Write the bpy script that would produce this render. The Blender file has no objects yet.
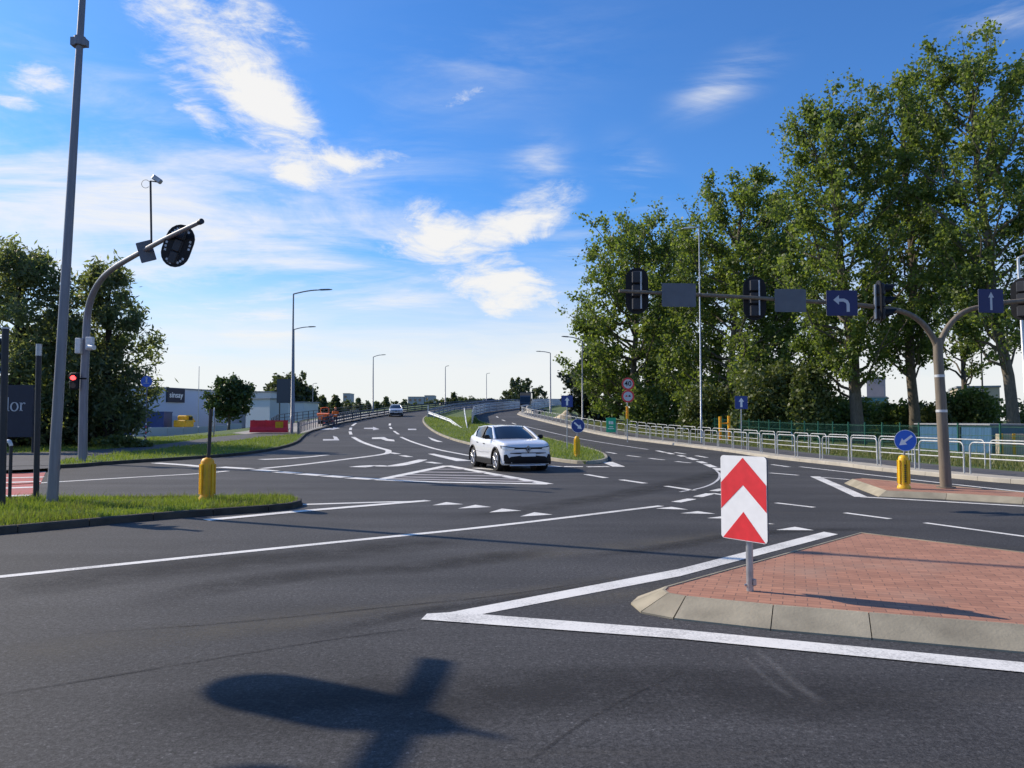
import bpy, bmesh, math, random
import numpy as np
from mathutils import Vector, Matrix, Quaternion

R = math.radians
rng = np.random.default_rng(7)
random.seed(7)
scene = bpy.context.scene
COL = scene.collection

# ------------------------------------------------------------------ camera
EYE = 1.70
FPX = 769.0
PITCH = math.atan(36.0 / FPX)
cam_d = bpy.data.cameras.new('camera')
cam = bpy.data.objects.new('camera', cam_d)
COL.objects.link(cam)
cam.location = (0, 0, EYE)
cam.rotation_euler = (math.pi / 2 + PITCH, 0, 0)
cam_d.sensor_width = 36
cam_d.lens = FPX / 1024 * 36
cam_d.clip_start = 0.1
cam_d.clip_end = 6000
scene.camera = cam

# ------------------------------------------------------------------ sun, sky
SUN_EL = R(34)
SUN_AZ = R(-63.9)                       # from +Y towards +X
SDIR = Vector((math.sin(SUN_AZ) * math.cos(SUN_EL), math.cos(SUN_AZ) * math.cos(SUN_EL), math.sin(SUN_EL)))
sd = bpy.data.lights.new('sun', 'SUN')
sd.energy = 4.7
sd.angle = R(0.5)
sd.color = (1.0, 0.875, 0.70)
so = bpy.data.objects.new('sun', sd)
COL.objects.link(so)
so.rotation_euler = SDIR.to_track_quat('Z', 'Y').to_euler()

scene.view_settings.view_transform = 'Standard'
scene.view_settings.look = 'None'
scene.view_settings.exposure = 0.13
scene.view_settings.gamma = 1.0
scene.view_settings.use_curve_mapping = False


def build_world():
    w = bpy.data.worlds.new('World')
    scene.world = w
    w.use_nodes = True
    nt = w.node_tree
    nt.nodes.clear()
    N = nt.nodes.new
    L = nt.links.new

    def math_(op, a, b=None, clamp=False):
        n = N('ShaderNodeMath'); n.operation = op; n.use_clamp = clamp
        for i, v in enumerate((a, b)):
            if v is None:
                continue
            if isinstance(v, (int, float)):
                n.inputs[i].default_value = v
            else:
                L(v, n.inputs[i])
        return n.outputs[0]
    sky = N('ShaderNodeTexSky')
    sky.sky_type = 'NISHITA'
    sky.sun_disc = False
    sky.sun_elevation = SUN_EL
    sky.sun_rotation = SUN_AZ
    sky.altitude = 50
    sky.air_density = 1.0
    sky.dust_density = 0.6
    sky.ozone_density = 2.5
    hs = N('ShaderNodeHueSaturation')
    hs.inputs['Saturation'].default_value = 1.18
    L(sky.outputs[0], hs.inputs['Color'])
    bg = N('ShaderNodeBackground'); bg.inputs[1].default_value = 0.122
    gn = N('ShaderNodeVectorMath'); gn.operation = 'MULTIPLY'; gn.inputs[1].default_value = (0.53, 0.93, 1.33)
    L(hs.outputs[0], gn.inputs[0])
    L(gn.outputs[0], bg.inputs[0])
    tc = N('ShaderNodeTexCoord')
    sep = N('ShaderNodeSeparateXYZ'); L(tc.outputs['Generated'], sep.inputs[0])
    az = math_('ARCTAN2', sep.outputs[0], sep.outputs[1])
    el = math_('ARCSINE', sep.outputs[2])
    comb = N('ShaderNodeCombineXYZ'); L(az, comb.inputs[0]); L(el, comb.inputs[1])
    # flat cloud layer: where the sight line meets a plane overhead
    den = math_('ADD', math_('MAXIMUM', sep.outputs[2], 0.0), 0.16)
    px = math_('DIVIDE', sep.outputs[0], den)
    py = math_('DIVIDE', sep.outputs[1], den)
    cp = N('ShaderNodeCombineXYZ'); L(px, cp.inputs[0]); L(py, cp.inputs[1])

    def noise(vec, scale, detail=8, rough=0.6, dist=0.0, off=(0, 0, 0), rot=0.0, sc=(1, 1, 1)):
        mp = N('ShaderNodeMapping')
        mp.inputs['Location'].default_value = off
        mp.inputs['Rotation'].default_value = (0, 0, rot)
        mp.inputs['Scale'].default_value = sc
        L(vec, mp.inputs[0])
        n = N('ShaderNodeTexNoise')
        n.inputs['Scale'].default_value = scale
        n.inputs['Detail'].default_value = detail
        n.inputs['Roughness'].default_value = rough
        n.inputs['Distortion'].default_value = dist
        L(mp.outputs[0], n.inputs['Vector'])
        return n.outputs['Fac']
    n_big = noise(cp.outputs[0], 1.6, 10, 0.62, 0.3)
    n_f1 = noise(comb.outputs[0], 8.0, 12, 0.68, 0.9, off=(3, 1, 0), sc=(1, 1.7, 1), rot=R(12))
    n_f2 = noise(comb.outputs[0], 26.0, 8, 0.7, 0.6, off=(7, 4, 0), sc=(0.7, 2.2, 1), rot=R(-30))
    n_fine = math_('ADD', math_('MULTIPLY', n_f1, 0.62), math_('MULTIPLY', n_f2, 0.38))
    n_wisp = noise(cp.outputs[0], 1.3, 9, 0.7, 1.2, off=(5, 2, 0), rot=R(-20), sc=(0.5, 1.5, 1))

    def blob(px_, py_, rx, ry, rot, amp):
        """soft bank of cloud: centre and radii as directions (given in 1/769 rad)"""
        a = math.atan2(px_ - 512, FPX)
        e = math.atan2((420 - py_), math.hypot(FPX, px_ - 512))
        s = N('ShaderNodeVectorMath'); s.operation = 'SUBTRACT'
        L(comb.outputs[0], s.inputs[0]); s.inputs[1].default_value = (a, e, 0)
        r = N('ShaderNodeVectorRotate'); r.rotation_type = 'Z_AXIS'
        r.inputs['Angle'].default_value = -R(rot)
        L(s.outputs[0], r.inputs['Vector'])
        m = N('ShaderNodeVectorMath'); m.operation = 'MULTIPLY'
        L(r.outputs[0], m.inputs[0]); m.inputs[1].default_value = (FPX / rx, FPX / ry, 0)
        ln = N('ShaderNodeVectorMath'); ln.operation = 'LENGTH'
        L(m.outputs[0], ln.inputs[0])
        mr = N('ShaderNodeMapRange'); mr.interpolation_type = 'SMOOTHSTEP'
        mr.inputs['From Min'].default_value = 1.25
        mr.inputs['From Max'].default_value = 0.0
        mr.inputs['To Min'].default_value = 0.0
        mr.inputs['To Max'].default_value = amp
        L(ln.outputs['Value'], mr.inputs[0])
        return mr.outputs[0]

    def total(bl):
        acc = None
        for b in bl:
            o = blob(*b)
            acc = o if acc is None else math_('ADD', acc, o)
        return acc
    # crisp clouds
    crisp = total([
        (215, 55, 130, 48, -38, 1.15), (262, 100, 62, 26, -30, 0.8), (178, 95, 60, 14, -38, .65),
        (305, 165, 60, 24, 0, 1.0), (368, 157, 48, 14, 0, 1.0), (300, 178, 42, 16, -12, 0.7),
        (465, 234, 105, 26, 8, 1.15), (530, 212, 66, 26, 25, 1.0), (500, 290, 92, 38, -8, 1.3),
        (432, 228, 46, 34, -30, 0.85), (30, 72, 34, 18, 0, 0.8), (460, 92, 48, 10, 18, 0.52),
        (8, 98, 30, 8, 0, .55), (260, 10, 60, 18, -20, .6),
    ])
    # wide soft banks
    soft = total([
        (120, 270, 260, 52, -14, 0.9), (330, 300, 330, 46, -12, 1.0), (240, 345, 420, 34, -6, 1.0),
        (480, 350, 330, 40, -2, 1.05), (60, 195, 220, 40, -8, 0.55), (330, 372, 520, 42, 0, 1.1),
        (700, 380, 420, 50, 0, 1.0), (590, 260, 60, 60, 0, .32), (730, 75, 75, 30, 20, 0.5),
        (540, 165, 50, 40, 40, .42), (640, 180, 60, 40, -50, .42), (1010, 8, 60, 20, 0, .7), (-200, 250, 300, 160, 0, .9), (120, 130, 300, 80, -20, .5), (380, 200, 260, 90, -15, .42), (260, 240, 300, 60, -12, .5), (480, 60, 200, 70, 10, .25), (560, 330, 260, 70, 0, .55),
    ])
    f1 = math_('ADD', crisp, math_('MULTIPLY', math_('SUBTRACT', n_fine, 0.5), 5.0))
    mr1 = N('ShaderNodeMapRange'); mr1.interpolation_type = 'SMOOTHSTEP'
    mr1.inputs['From Min'].default_value = -0.1; mr1.inputs['From Max'].default_value = 1.4
    mr1.inputs['To Max'].default_value = 0.97
    L(math_('MULTIPLY', f1, math_('MINIMUM', math_('MULTIPLY', crisp, 3.0), 1.0)), mr1.inputs[0])
    n_str = noise(comb.outputs[0], 4.5, 10, 0.62, 0.7, off=(1, 7, 0), sc=(0.75, 3.0, 1), rot=R(10))
    n_mix = math_('ADD', math_('MULTIPLY', n_str, 0.65), math_('MULTIPLY', n_wisp, 0.35))
    f2 = math_('ADD', math_('MINIMUM', math_('MULTIPLY', soft, 0.52), 0.62), math_('MULTIPLY', math_('SUBTRACT', n_mix, 0.5), 3.6))
    mr2 = N('ShaderNodeMapRange'); mr2.interpolation_type = 'SMOOTHSTEP'
    mr2.inputs['From Min'].default_value = -0.12; mr2.inputs['From Max'].default_value = 1.1
    mr2.inputs['To Max'].default_value = 0.92
    L(math_('MULTIPLY', f2, math_('MINIMUM', math_('MULTIPLY', soft, 2.2), 1.0)), mr2.inputs[0])
    d = math_('MAXIMUM', mr1.outputs[0], mr2.outputs[0], True)
    # thin random clouds everywhere else (behind the camera too)
    mr3 = N('ShaderNodeMapRange'); mr3.interpolation_type = 'SMOOTHSTEP'
    mr3.inputs['From Min'].default_value = 0.55; mr3.inputs['From Max'].default_value = 0.85
    mr3.inputs['To Max'].default_value = 0.16
    L(n_big, mr3.inputs[0])
    d = math_('MAXIMUM', d, mr3.outputs[0], True)
    mr4 = N('ShaderNodeMapRange'); mr4.interpolation_type = 'SMOOTHSTEP'
    mr4.inputs['From Min'].default_value = 0.27; mr4.inputs['From Max'].default_value = 0.05
    mr4.inputs['To Max'].default_value = 0.90
    L(math_('ADD', el, math_('MULTIPLY', math_('SUBTRACT', n_mix, 0.5), -0.22)), mr4.inputs[0])
    d = math_('MAXIMUM', d, mr4.outputs[0], True)
    bc = N('ShaderNodeBackground')
    cr = N('ShaderNodeMixRGB')
    cr.inputs[1].default_value = (0.80, 0.86, 0.95, 1); cr.inputs[2].default_value = (1.0, 0.985, 0.96, 1)
    L(d, cr.inputs[0])
    L(cr.outputs[0], bc.inputs[0]); bc.inputs[1].default_value = 0.86
    mx = N('ShaderNodeMixShader')
    L(d, mx.inputs[0]); L(bg.outputs[0], mx.inputs[1]); L(bc.outputs[0], mx.inputs[2])
    out = N('ShaderNodeOutputWorld')
    L(mx.outputs[0], out.inputs[0])


build_world()

# ------------------------------------------------------------------ terrain height and sight lines
def H(y):
    """height of the road up the ramp"""
    if y <= 36: return 0.0
    if y <= 68: return 0.045 * (y - 36) ** 2 / 64.0
    if y <= 140: return 0.72 + 0.045 * (y - 68)
    if y <= 220: return 3.96 + 0.045 * (y - 140) - 0.045 * (y - 140) ** 2 / 160.0
    return 5.76


def sstep(a, b, x):
    t = min(1.0, max(0.0, (x - a) / (b - a)))
    return t * t * (3 - 2 * t)


def HG(x, y):
    return H(y) * sstep(-37, -23, x) * (1 - sstep(16, 30, x))


cP, sP = math.cos(PITCH), math.sin(PITCH)
def ray(px, py):
    a = (px - 512) / FPX; b = (384 - py) / FPX
    return Vector((a, cP - b * sP, sP + b * cP))


def D(px, py, y):
    d = ray(px, py)
    return Vector((0, 0, EYE)) + d * (y / d.y)


def G(px, py, dz=0.0):
    """point of the ramp/road surface (plus dz) met by a sight line"""
    d = ray(px, py)
    prev = None
    y = 2.0
    while y < 400:
        z = EYE + d.z / d.y * y
        f = z - H(y) - dz
        if f <= 0:
            lo, hi = (y - 0.5), y
            for _ in range(30):
                m = (lo + hi) / 2
                if EYE + d.z / d.y * m - H(m) - dz > 0: lo = m
                else: hi = m
            y = (lo + hi) / 2
            return Vector((d.x / d.y * y, y, H(y) + dz))
        y += 0.5
    y = 230
    return Vector((d.x / d.y * y, y, H(y) + dz))


def GW(pts, dz=0.0):
    return [G(p[0], p[1], dz) for p in pts]

# ------------------------------------------------------------------ materials
def nodemat(name):
    m = bpy.data.materials.new(name)
    m.use_nodes = True
    nt = m.node_tree
    return m, nt, nt.nodes['Principled BSDF']


def mat(name, col, rough=0.6, metal=0.0, var=0.12, scale=6.0, bump=0.0, bscale=40.0, coat=0.0, spec=0.5, island=0.0, streak=None):
    m, nt, b = nodemat(name)
    N = nt.nodes.new; L = nt.links.new
    tc = N('ShaderNodeTexCoord')
    nz = N('ShaderNodeTexNoise'); nz.inputs['Scale'].default_value = scale; nz.inputs['Detail'].default_value = 6
    if streak:
        mp = N('ShaderNodeMapping'); mp.inputs['Scale'].default_value = streak
        L(tc.outputs['Object'], mp.inputs[0]); L(mp.outputs[0], nz.inputs['Vector'])
    else:
        L(tc.outputs['Object'], nz.inputs['Vector'])
    mr = N('ShaderNodeMapRange')
    mr.inputs['From Min'].default_value = 0.3; mr.inputs['From Max'].default_value = 0.7
    mr.inputs['To Min'].default_value = 1 - var; mr.inputs['To Max'].default_value = 1 + var
    L(nz.outputs['Fac'], mr.inputs[0])
    fac = mr.outputs[0]
    if island:
        ge = N('ShaderNodeNewGeometry')
        m2 = N('ShaderNodeMapRange'); m2.inputs['To Min'].default_value = 1 - island; m2.inputs['To Max'].default_value = 1 + island
        L(ge.outputs['Random Per Island'], m2.inputs[0])
        mm = N('ShaderNodeMath'); mm.operation = 'MULTIPLY'; L(fac, mm.inputs[0]); L(m2.outputs[0], mm.inputs[1])
        fac = mm.outputs[0]
    vm = N('ShaderNodeVectorMath'); vm.operation = 'SCALE'
    vm.inputs[0].default_value = col[:3]
    L(fac, vm.inputs['Scale'])
    L(vm.outputs[0], b.inputs['Base Color'])
    b.inputs['Roughness'].default_value = rough
    b.inputs['Metallic'].default_value = metal
    b.inputs['Specular IOR Level'].default_value = spec
    if coat:
        b.inputs['Coat Weight'].default_value = coat
        b.inputs['Coat Roughness'].default_value = 0.05
    if bump:
        n2 = N('ShaderNodeTexNoise'); n2.inputs['Scale'].default_value = bscale; n2.inputs['Detail'].default_value = 4
        L(tc.outputs['Object'], n2.inputs['Vector'])
        bp = N('ShaderNodeBump'); bp.inputs['Strength'].default_value = bump; bp.inputs['Distance'].default_value = 0.02
        L(n2.outputs['Fac'], bp.inputs['Height']); L(bp.outputs[0], b.inputs['Normal'])
    return m


def asphalt_mat():
    m, nt, b = nodemat('asphalt')
    N = nt.nodes.new; L = nt.links.new
    tc = N('ShaderNodeTexCoord')

    def noise(scale, detail, sc=(1, 1, 1), rot=0, rough=.6, dist=0):
        mp = N('ShaderNodeMapping'); mp.inputs['Scale'].default_value = sc; mp.inputs['Rotation'].default_value = (0, 0, rot)
        L(tc.outputs['Object'], mp.inputs[0])
        n = N('ShaderNodeTexNoise'); n.inputs['Scale'].default_value = scale; n.inputs['Detail'].default_value = detail
        n.inputs['Roughness'].default_value = rough; n.inputs['Distortion'].default_value = dist
        L(mp.outputs[0], n.inputs['Vector'])
        return n.outputs['Fac']

    def mr(v, a, b_, c, d):
        n = N('ShaderNodeMapRange'); n.inputs['From Min'].default_value = a; n.inputs['From Max'].default_value = b_
        n.inputs['To Min'].default_value = c; n.inputs['To Max'].default_value = d
        L(v, n.inputs[0]); return n.outputs[0]

    def mul(a, b_):
        n = N('ShaderNodeMath'); n.operation = 'MULTIPLY'; L(a, n.inputs[0]); L(b_, n.inputs[1]); return n.outputs[0]
    big = mr(noise(0.16, 5), .35, .65, .78, 1.22)
    streak = mr(noise(0.5, 6, (0.2, 1.8, 1), R(14)), .32, .68, .76, 1.24)
    patch = mr(noise(1.7, 6, (1, 1, 1), 0, .65), .3, .7, .93, 1.07)
    grain = mul(mr(noise(26, 5, rough=.9), .40, .62, .5, 1.6), mr(noise(70, 3, rough=.8), .36, .66, .55, 1.5))
    agg = N('ShaderNodeTexVoronoi'); agg.inputs['Scale'].default_value = 62
    L(tc.outputs['Object'], agg.inputs['Vector'])
    ag = mr(agg.outputs['Color'], .80, 1, .93, 2.0)
    f = mul(mul(mul(mul(big, streak), patch), grain), ag)
    # pale worn dust bands
    band = mr(noise(0.55, 6, (0.16, 1.5, 1), R(16), .68, .6), .58, .74, 0, .6)
    vm = N('ShaderNodeVectorMath'); vm.operation = 'SCALE'; vm.inputs[0].default_value = (0.056, 0.0545, 0.0552)
    L(f, vm.inputs['Scale'])
    mx = N('ShaderNodeMixRGB'); mx.inputs[2].default_value = (0.080, 0.072, 0.062, 1)
    L(mul(band, grain), mx.inputs[0]); L(vm.outputs[0], mx.inputs[1])
    L(mx.outputs[0], b.inputs['Base Color'])
    b.inputs['Roughness'].default_value = 0.82
    b.inputs['Specular IOR Level'].default_value = 0.35
    bp = N('ShaderNodeBump'); bp.inputs['Strength'].default_value = 0.5; bp.inputs['Distance'].default_value = 0.008
    L(noise(75, 4, rough=.7), bp.inputs['Height']); L(bp.outputs[0], b.inputs['Normal'])
    return m


def paint_mat(name, col, wear=0.5):
    """road paint worn through to the asphalt in flecks"""
    m, nt, b = nodemat(name)
    N = nt.nodes.new; L = nt.links.new
    tc = N('ShaderNodeTexCoord')
    n1 = N('ShaderNodeTexNoise'); n1.inputs['Scale'].default_value = 45; n1.inputs['Detail'].default_value = 6; n1.inputs['Roughness'].default_value = .75
    n2 = N('ShaderNodeTexNoise'); n2.inputs['Scale'].default_value = 1.4; n2.inputs['Detail'].default_value = 5
    L(tc.outputs['Object'], n1.inputs['Vector']); L(tc.outputs['Object'], n2.inputs['Vector'])
    ad = N('ShaderNodeMath'); ad.operation = 'MULTIPLY_ADD'; ad.inputs[1].default_value = .7
    L(n2.outputs['Fac'], ad.inputs[0]); L(n1.outputs['Fac'], ad.inputs[2])
    mr = N('ShaderNodeMapRange'); mr.inputs['From Min'].default_value = .83; mr.inputs['From Max'].default_value = 1.10
    mr.inputs['To Max'].default_value = wear
    L(ad.outputs[0], mr.inputs[0])
    mx = N('ShaderNodeMixRGB'); mx.inputs[1].default_value = (*col, 1); mx.inputs[2].default_value = (0.17, .165, .16, 1)
    L(mr.outputs[0], mx.inputs[0]); L(mx.outputs[0], b.inputs['Base Color'])
    b.inputs['Roughness'].default_value = .7
    return m


def brick_mat():
    m, nt, b = nodemat('red_paving')
    N = nt.nodes.new; L = nt.links.new
    tc = N('ShaderNodeTexCoord')
    mp = N('ShaderNodeMapping'); mp.inputs['Rotation'].default_value = (0, 0, R(20))
    L(tc.outputs['Object'], mp.inputs[0])
    br = N('ShaderNodeTexBrick')
    br.inputs['Scale'].default_value = 1.0
    br.inputs['Brick Width'].default_value = 0.2; br.inputs['Row Height'].default_value = 0.1
    br.inputs['Mortar Size'].default_value = 0.0045; br.inputs['Mortar Smooth'].default_value = .3
    br.inputs['Color1'].default_value = (0.46, 0.218, 0.135, 1); br.inputs['Color2'].default_value = (0.36, 0.168, 0.106, 1)
    br.inputs['Mortar'].default_value = (0.20, 0.11, 0.078, 1)
    L(mp.outputs[0], br.inputs['Vector'])
    nz = N('ShaderNodeTexNoise'); nz.inputs['Scale'].default_value = 3; nz.inputs['Detail'].default_value = 8; nz.inputs['Roughness'].default_value = .7
    L(tc.outputs['Object'], nz.inputs['Vector'])
    mr = N('ShaderNodeMapRange'); mr.inputs['From Min'].default_value = .3; mr.inputs['From Max'].default_value = .7
    mr.inputs['To Min'].default_value = .84; mr.inputs['To Max'].default_value = 1.16
    L(nz.outputs['Fac'], mr.inputs[0])
    vm = N('ShaderNodeVectorMath'); vm.operation = 'SCALE'; L(br.outputs['Color'], vm.inputs[0]); L(mr.outputs[0], vm.inputs['Scale'])
    mx = N('ShaderNodeMixRGB'); mx.inputs[2].default_value = (.33, .25, .19, 1)
    n3 = N('ShaderNodeTexNoise'); n3.inputs['Scale'].default_value = .9; n3.inputs['Detail'].default_value = 7
    L(tc.outputs['Object'], n3.inputs['Vector'])
    m3 = N('ShaderNodeMapRange'); m3.inputs['From Min'].default_value = .52; m3.inputs['From Max'].default_value = .75; m3.inputs['To Max'].default_value = .5
    L(n3.outputs['Fac'], m3.inputs[0]); L(m3.outputs[0], mx.inputs[0]); L(vm.outputs[0], mx.inputs[1])
    L(mx.outputs[0], b.inputs['Base Color'])
    b.inputs['Roughness'].default_value = .85
    bp = N('ShaderNodeBump'); bp.inputs['Strength'].default_value = .5; bp.inputs['Distance'].default_value = .006; bp.invert = True
    L(br.outputs['Fac'], bp.inputs['Height']); L(bp.outputs[0], b.inputs['Normal'])
    return m


def grass_ground_mat():
    m, nt, b = nodemat('turf')
    N = nt.nodes.new; L = nt.links.new
    tc = N('ShaderNodeTexCoord')
    n1 = N('ShaderNodeTexNoise'); n1.inputs['Scale'].default_value = .35; n1.inputs['Detail'].default_value = 8; n1.inputs['Roughness'].default_value = .7
    n2 = N('ShaderNodeTexNoise'); n2.inputs['Scale'].default_value = 14; n2.inputs['Detail'].default_value = 5
    L(tc.outputs['Object'], n1.inputs['Vector']); L(tc.outputs['Object'], n2.inputs['Vector'])
    r = N('ShaderNodeValToRGB')
    r.color_ramp.elements[0].position = .3; r.color_ramp.elements[0].color = (.05, .085, .02, 1)
    r.color_ramp.elements[1].position = .75; r.color_ramp.elements[1].color = (.16, .17, .05, 1)
    e = r.color_ramp.elements.new(.52); e.color = (.085, .135, .03, 1)
    L(n1.outputs['Fac'], r.inputs[0])
    mr = N('ShaderNodeMapRange'); mr.inputs['From Min'].default_value = .3; mr.inputs['From Max'].default_value = .7
    mr.inputs['To Min'].default_value = .6; mr.inputs['To Max'].default_value = 1.35
    L(n2.outputs['Fac'], mr.inputs[0])
    vm = N('ShaderNodeVectorMath'); vm.operation = 'SCALE'; L(r.outputs[0], vm.inputs[0]); L(mr.outputs[0], vm.inputs['Scale'])
    L(vm.outputs[0], b.inputs['Base Color'])
    b.inputs['Roughness'].default_value = .95
    bp = N('ShaderNodeBump'); bp.inputs['Strength'].default_value = .8; bp.inputs['Distance'].default_value = .05
    L(n2.outputs['Fac'], bp.inputs['Height']); L(bp.outputs[0], b.inputs['Normal'])
    return m


def leaf_mat(name, c1, c2, transl=0.35, rough=.5):
    m, nt, b = nodemat(name)
    N = nt.nodes.new; L = nt.links.new
    ge = N('ShaderNodeNewGeometry')
    mx = N('ShaderNodeMixRGB'); mx.inputs[1].default_value = (*c1, 1); mx.inputs[2].default_value = (*c2, 1)
    L(ge.outputs['Random Per Island'], mx.inputs[0])
    L(mx.outputs[0], b.inputs['Base Color'])
    b.inputs['Roughness'].default_value = rough
    tr = N('ShaderNodeBsdfTranslucent')
    ml = N('ShaderNodeMixRGB'); ml.blend_type = 'MULTIPLY'; ml.inputs[0].default_value = 1
    ml.inputs[2].default_value = (1.2, 1.25, .55, 1); L(mx.outputs[0], ml.inputs[1]); L(ml.outputs[0], tr.inputs[0])
    ms = N('ShaderNodeMixShader'); ms.inputs[0].default_value = transl
    L(b.outputs[0], ms.inputs[1]); L(tr.outputs[0], ms.inputs[2])
    L(ms.outputs[0], nt.nodes['Material Output'].inputs[0])
    return m


def emit_mat(name, col, strength):
    m, nt, b = nodemat(name)
    b.inputs['Base Color'].default_value = (*col, 1)
    b.inputs['Emission Color'].default_value = (*col, 1)
    b.inputs['Emission Strength'].default_value = strength
    return m


def cladding_mat(name, col, freq=3.0, amp=.12):
    """profiled sheet: fine vertical ribs"""
    m, nt, b = nodemat(name)
    N = nt.nodes.new; L = nt.links.new
    tc = N('ShaderNodeTexCoord')
    wv = N('ShaderNodeTexWave'); wv.inputs['Scale'].default_value = freq; wv.inputs['Distortion'].default_value = .2
    wv.bands_direction = 'X'
    L(tc.outputs['Object'], wv.inputs['Vector'])
    mr = N('ShaderNodeMapRange'); mr.inputs['To Min'].default_value = 1 - amp; mr.inputs['To Max'].default_value = 1 + amp
    L(wv.outputs['Fac'], mr.inputs[0])
    vm = N('ShaderNodeVectorMath'); vm.operation = 'SCALE'; vm.inputs[0].default_value = col; L(mr.outputs[0], vm.inputs['Scale'])
    L(vm.outputs[0], b.inputs['Base Color'])
    b.inputs['Roughness'].default_value = .55
    bp = N('ShaderNodeBump'); bp.inputs['Strength'].default_value = .5; bp.inputs['Distance'].default_value = .03
    L(wv.outputs['Fac'], bp.inputs['Height']); L(bp.outputs[0], b.inputs['Normal'])
    return m


M = {}
M['asphalt'] = asphalt_mat()
M['path'] = mat('path_asphalt', (.085, .083, .086), .9, var=.18, scale=1.5, bump=.4, bscale=60)
M['white_paint'] = paint_mat('white_road_paint', (.80, .775, .715), .7)
M['faded_paint'] = paint_mat('faded_road_paint', (.62, .61, .60), .8)
M['worn_paint'] = paint_mat('worn_road_paint', (.36, .33, .32), .9)
M['red_paint'] = paint_mat('red_road_paint', (.46, .085, .07), .5)
M['brick'] = brick_mat()
M['turf'] = grass_ground_mat()
M['concrete'] = mat('kerb_concrete', (.33, .295, .225), .9, var=.16, scale=2.5, bump=.35, bscale=50, island=.1)
M['island_kerb'] = mat('island_kerb_concrete', (.32, .28, .20), .9, var=.26, scale=2.6, bump=.18, bscale=40, island=.08)
M['kerb_dark'] = mat('weathered_shaded_kerb', (.055, .047, .037), .97, var=.35, scale=3, bump=.5, bscale=30, island=.12)  # weathered stone, darkened further to stand in for the shadow on the kerb face
M['concrete_pale'] = mat('pale_concrete', (.42, .38, .31), .9, var=.14, scale=1.5, bump=.25, bscale=30)
M['galv'] = mat('galvanised_steel', (.42, .43, .45), .45, .75, var=.15, scale=9, bump=.05)
M['galv_pale'] = mat('pale_galvanised', (.62, .63, .64), .45, .35, var=.12, scale=5)
M['hoop'] = mat('weathered_white_steel', (.46, .47, .46), .5, .2, var=.18, scale=6)
M['lamp_grey'] = mat('lamp_post_steel', (.25, .26, .28), .5, .3, var=.12, scale=4)
M['pole_grey'] = mat('grey_painted_steel', (.20, .20, .225), .5, .2, var=.12, scale=4, streak=(6, 6, .5))
M['mast_brown'] = mat('weathered_brown_steel', (.19, .155, .115), .65, .1, var=.2, scale=4, streak=(5, 5, .6))
M['dark_steel'] = mat('dark_steel', (.03, .031, .037), .55, .2, var=.15, scale=5)
M['black'] = mat('black_plastic', (.010, .010, .012), .55, var=.15, scale=8, spec=.25)
M['sign_back'] = mat('sign_back_aluminium', (.12, .13, .15), .55, .2, var=.1, scale=5)
M['sign_white'] = mat('sign_white', (.86, .86, .86), .35, var=.05, scale=8, island=0)
M['sign_red'] = mat('sign_red', (.72, .035, .045), .35, var=.1, scale=10)
M['sign_blue'] = mat('sign_blue', (.010, .045, .24), .45, var=.06, scale=8)
M['sign_blue_bright'] = mat('sign_blue_bright', (.012, .13, .62), .35, var=.06, scale=8)
M['sign_navy'] = mat('sign_navy', (.008, .015, .10), .5, var=.06, scale=8)
M['lens_off'] = mat('dull_lens', (.05, .02, .02), .3)
M['red_lamp'] = emit_mat('red_signal_light', (1.0, .05, .05), 4.0)
M['yellow'] = mat('yellow_plastic', (.84, .46, .010), .45, var=.14, scale=5)
M['yellow_dull'] = mat('dull_yellow_plastic', (.84, .40, .008), .5, var=.16, scale=5)
M['car_white'] = mat('white_car_paint', (.80, .81, .83), .28, var=.01, coat=1.0)
M['car_silver'] = mat('silver_car_paint', (.55, .58, .63), .3, .2, var=.02, coat=.8)
M['car_dark'] = mat('dark_car_paint', (.02, .025, .04), .3, var=.05, coat=.8)
M['glass_dark'] = mat('dark_glass', (.012, .015, .022), .04, var=.0, spec=.8)
M['rubber'] = mat('tyre_rubber', (.018, .018, .019), .85, var=.2)
M['rim'] = mat('alloy_rim', (.55, .55, .57), .3, .7, var=.05)
M['head_lamp'] = mat('headlamp_glass', (.55, .58, .62), .08, .2, var=.05)
for k_ in ('yellow', 'yellow_dull'):
    b_ = M[k_].node_tree.nodes['Principled BSDF']
    b_.inputs['Subsurface Weight'].default_value = .45; b_.inputs['Subsurface Radius'].default_value = (.2, .12, .02); b_.inputs['Subsurface Scale'].default_value = 1.0
M['orange'] = mat('orange_paint', (.75, .16, .025), .45, var=.12, scale=5)
M['hivis'] = mat('hi_vis_orange_cloth', (.85, .18, .03), .8, var=.08)
M['navy_cloth'] = mat('navy_cloth', (.025, .028, .06), .9)
M['skin'] = mat('skin', (.5, .28, .2), .6, var=.05)
M['red_plastic'] = mat('red_plastic', (.74, .03, .05), .5, var=.12, scale=3)
M['green_banner'] = mat('green_banner', (.015, .44, .24), .6, var=.06)
M['green_mesh'] = mat('green_fence_steel', (.01, .10, .065), .5, var=.1)
M['wall_blue'] = cladding_mat('pale_blue_cladding', (.47, .54, .68), 1.5, .05)
M['wall_grey'] = cladding_mat('grey_cladding', (.48, .53, .60), 1.5, .05)
M['wall_white'] = mat('white_render', (.55, .57, .60), .8, var=.06, scale=.5)
M['wall_far'] = mat('distant_render', (.34, .37, .41), .85, var=.06, scale=.4)
M['wall_pink'] = mat('pinkish_render', (.42, .33, .35), .85, var=.08, scale=.4)
M['wall_teal'] = cladding_mat('teal_cladding', (.08, .22, .27), 2.0, .1)
M['wall_tan'] = mat('tan_render', (.45, .38, .28), .85, var=.1, scale=.5)
M['shed_blue'] = cladding_mat('blue_corrugated', (.04, .115, .23), 3.0, .3)
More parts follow.
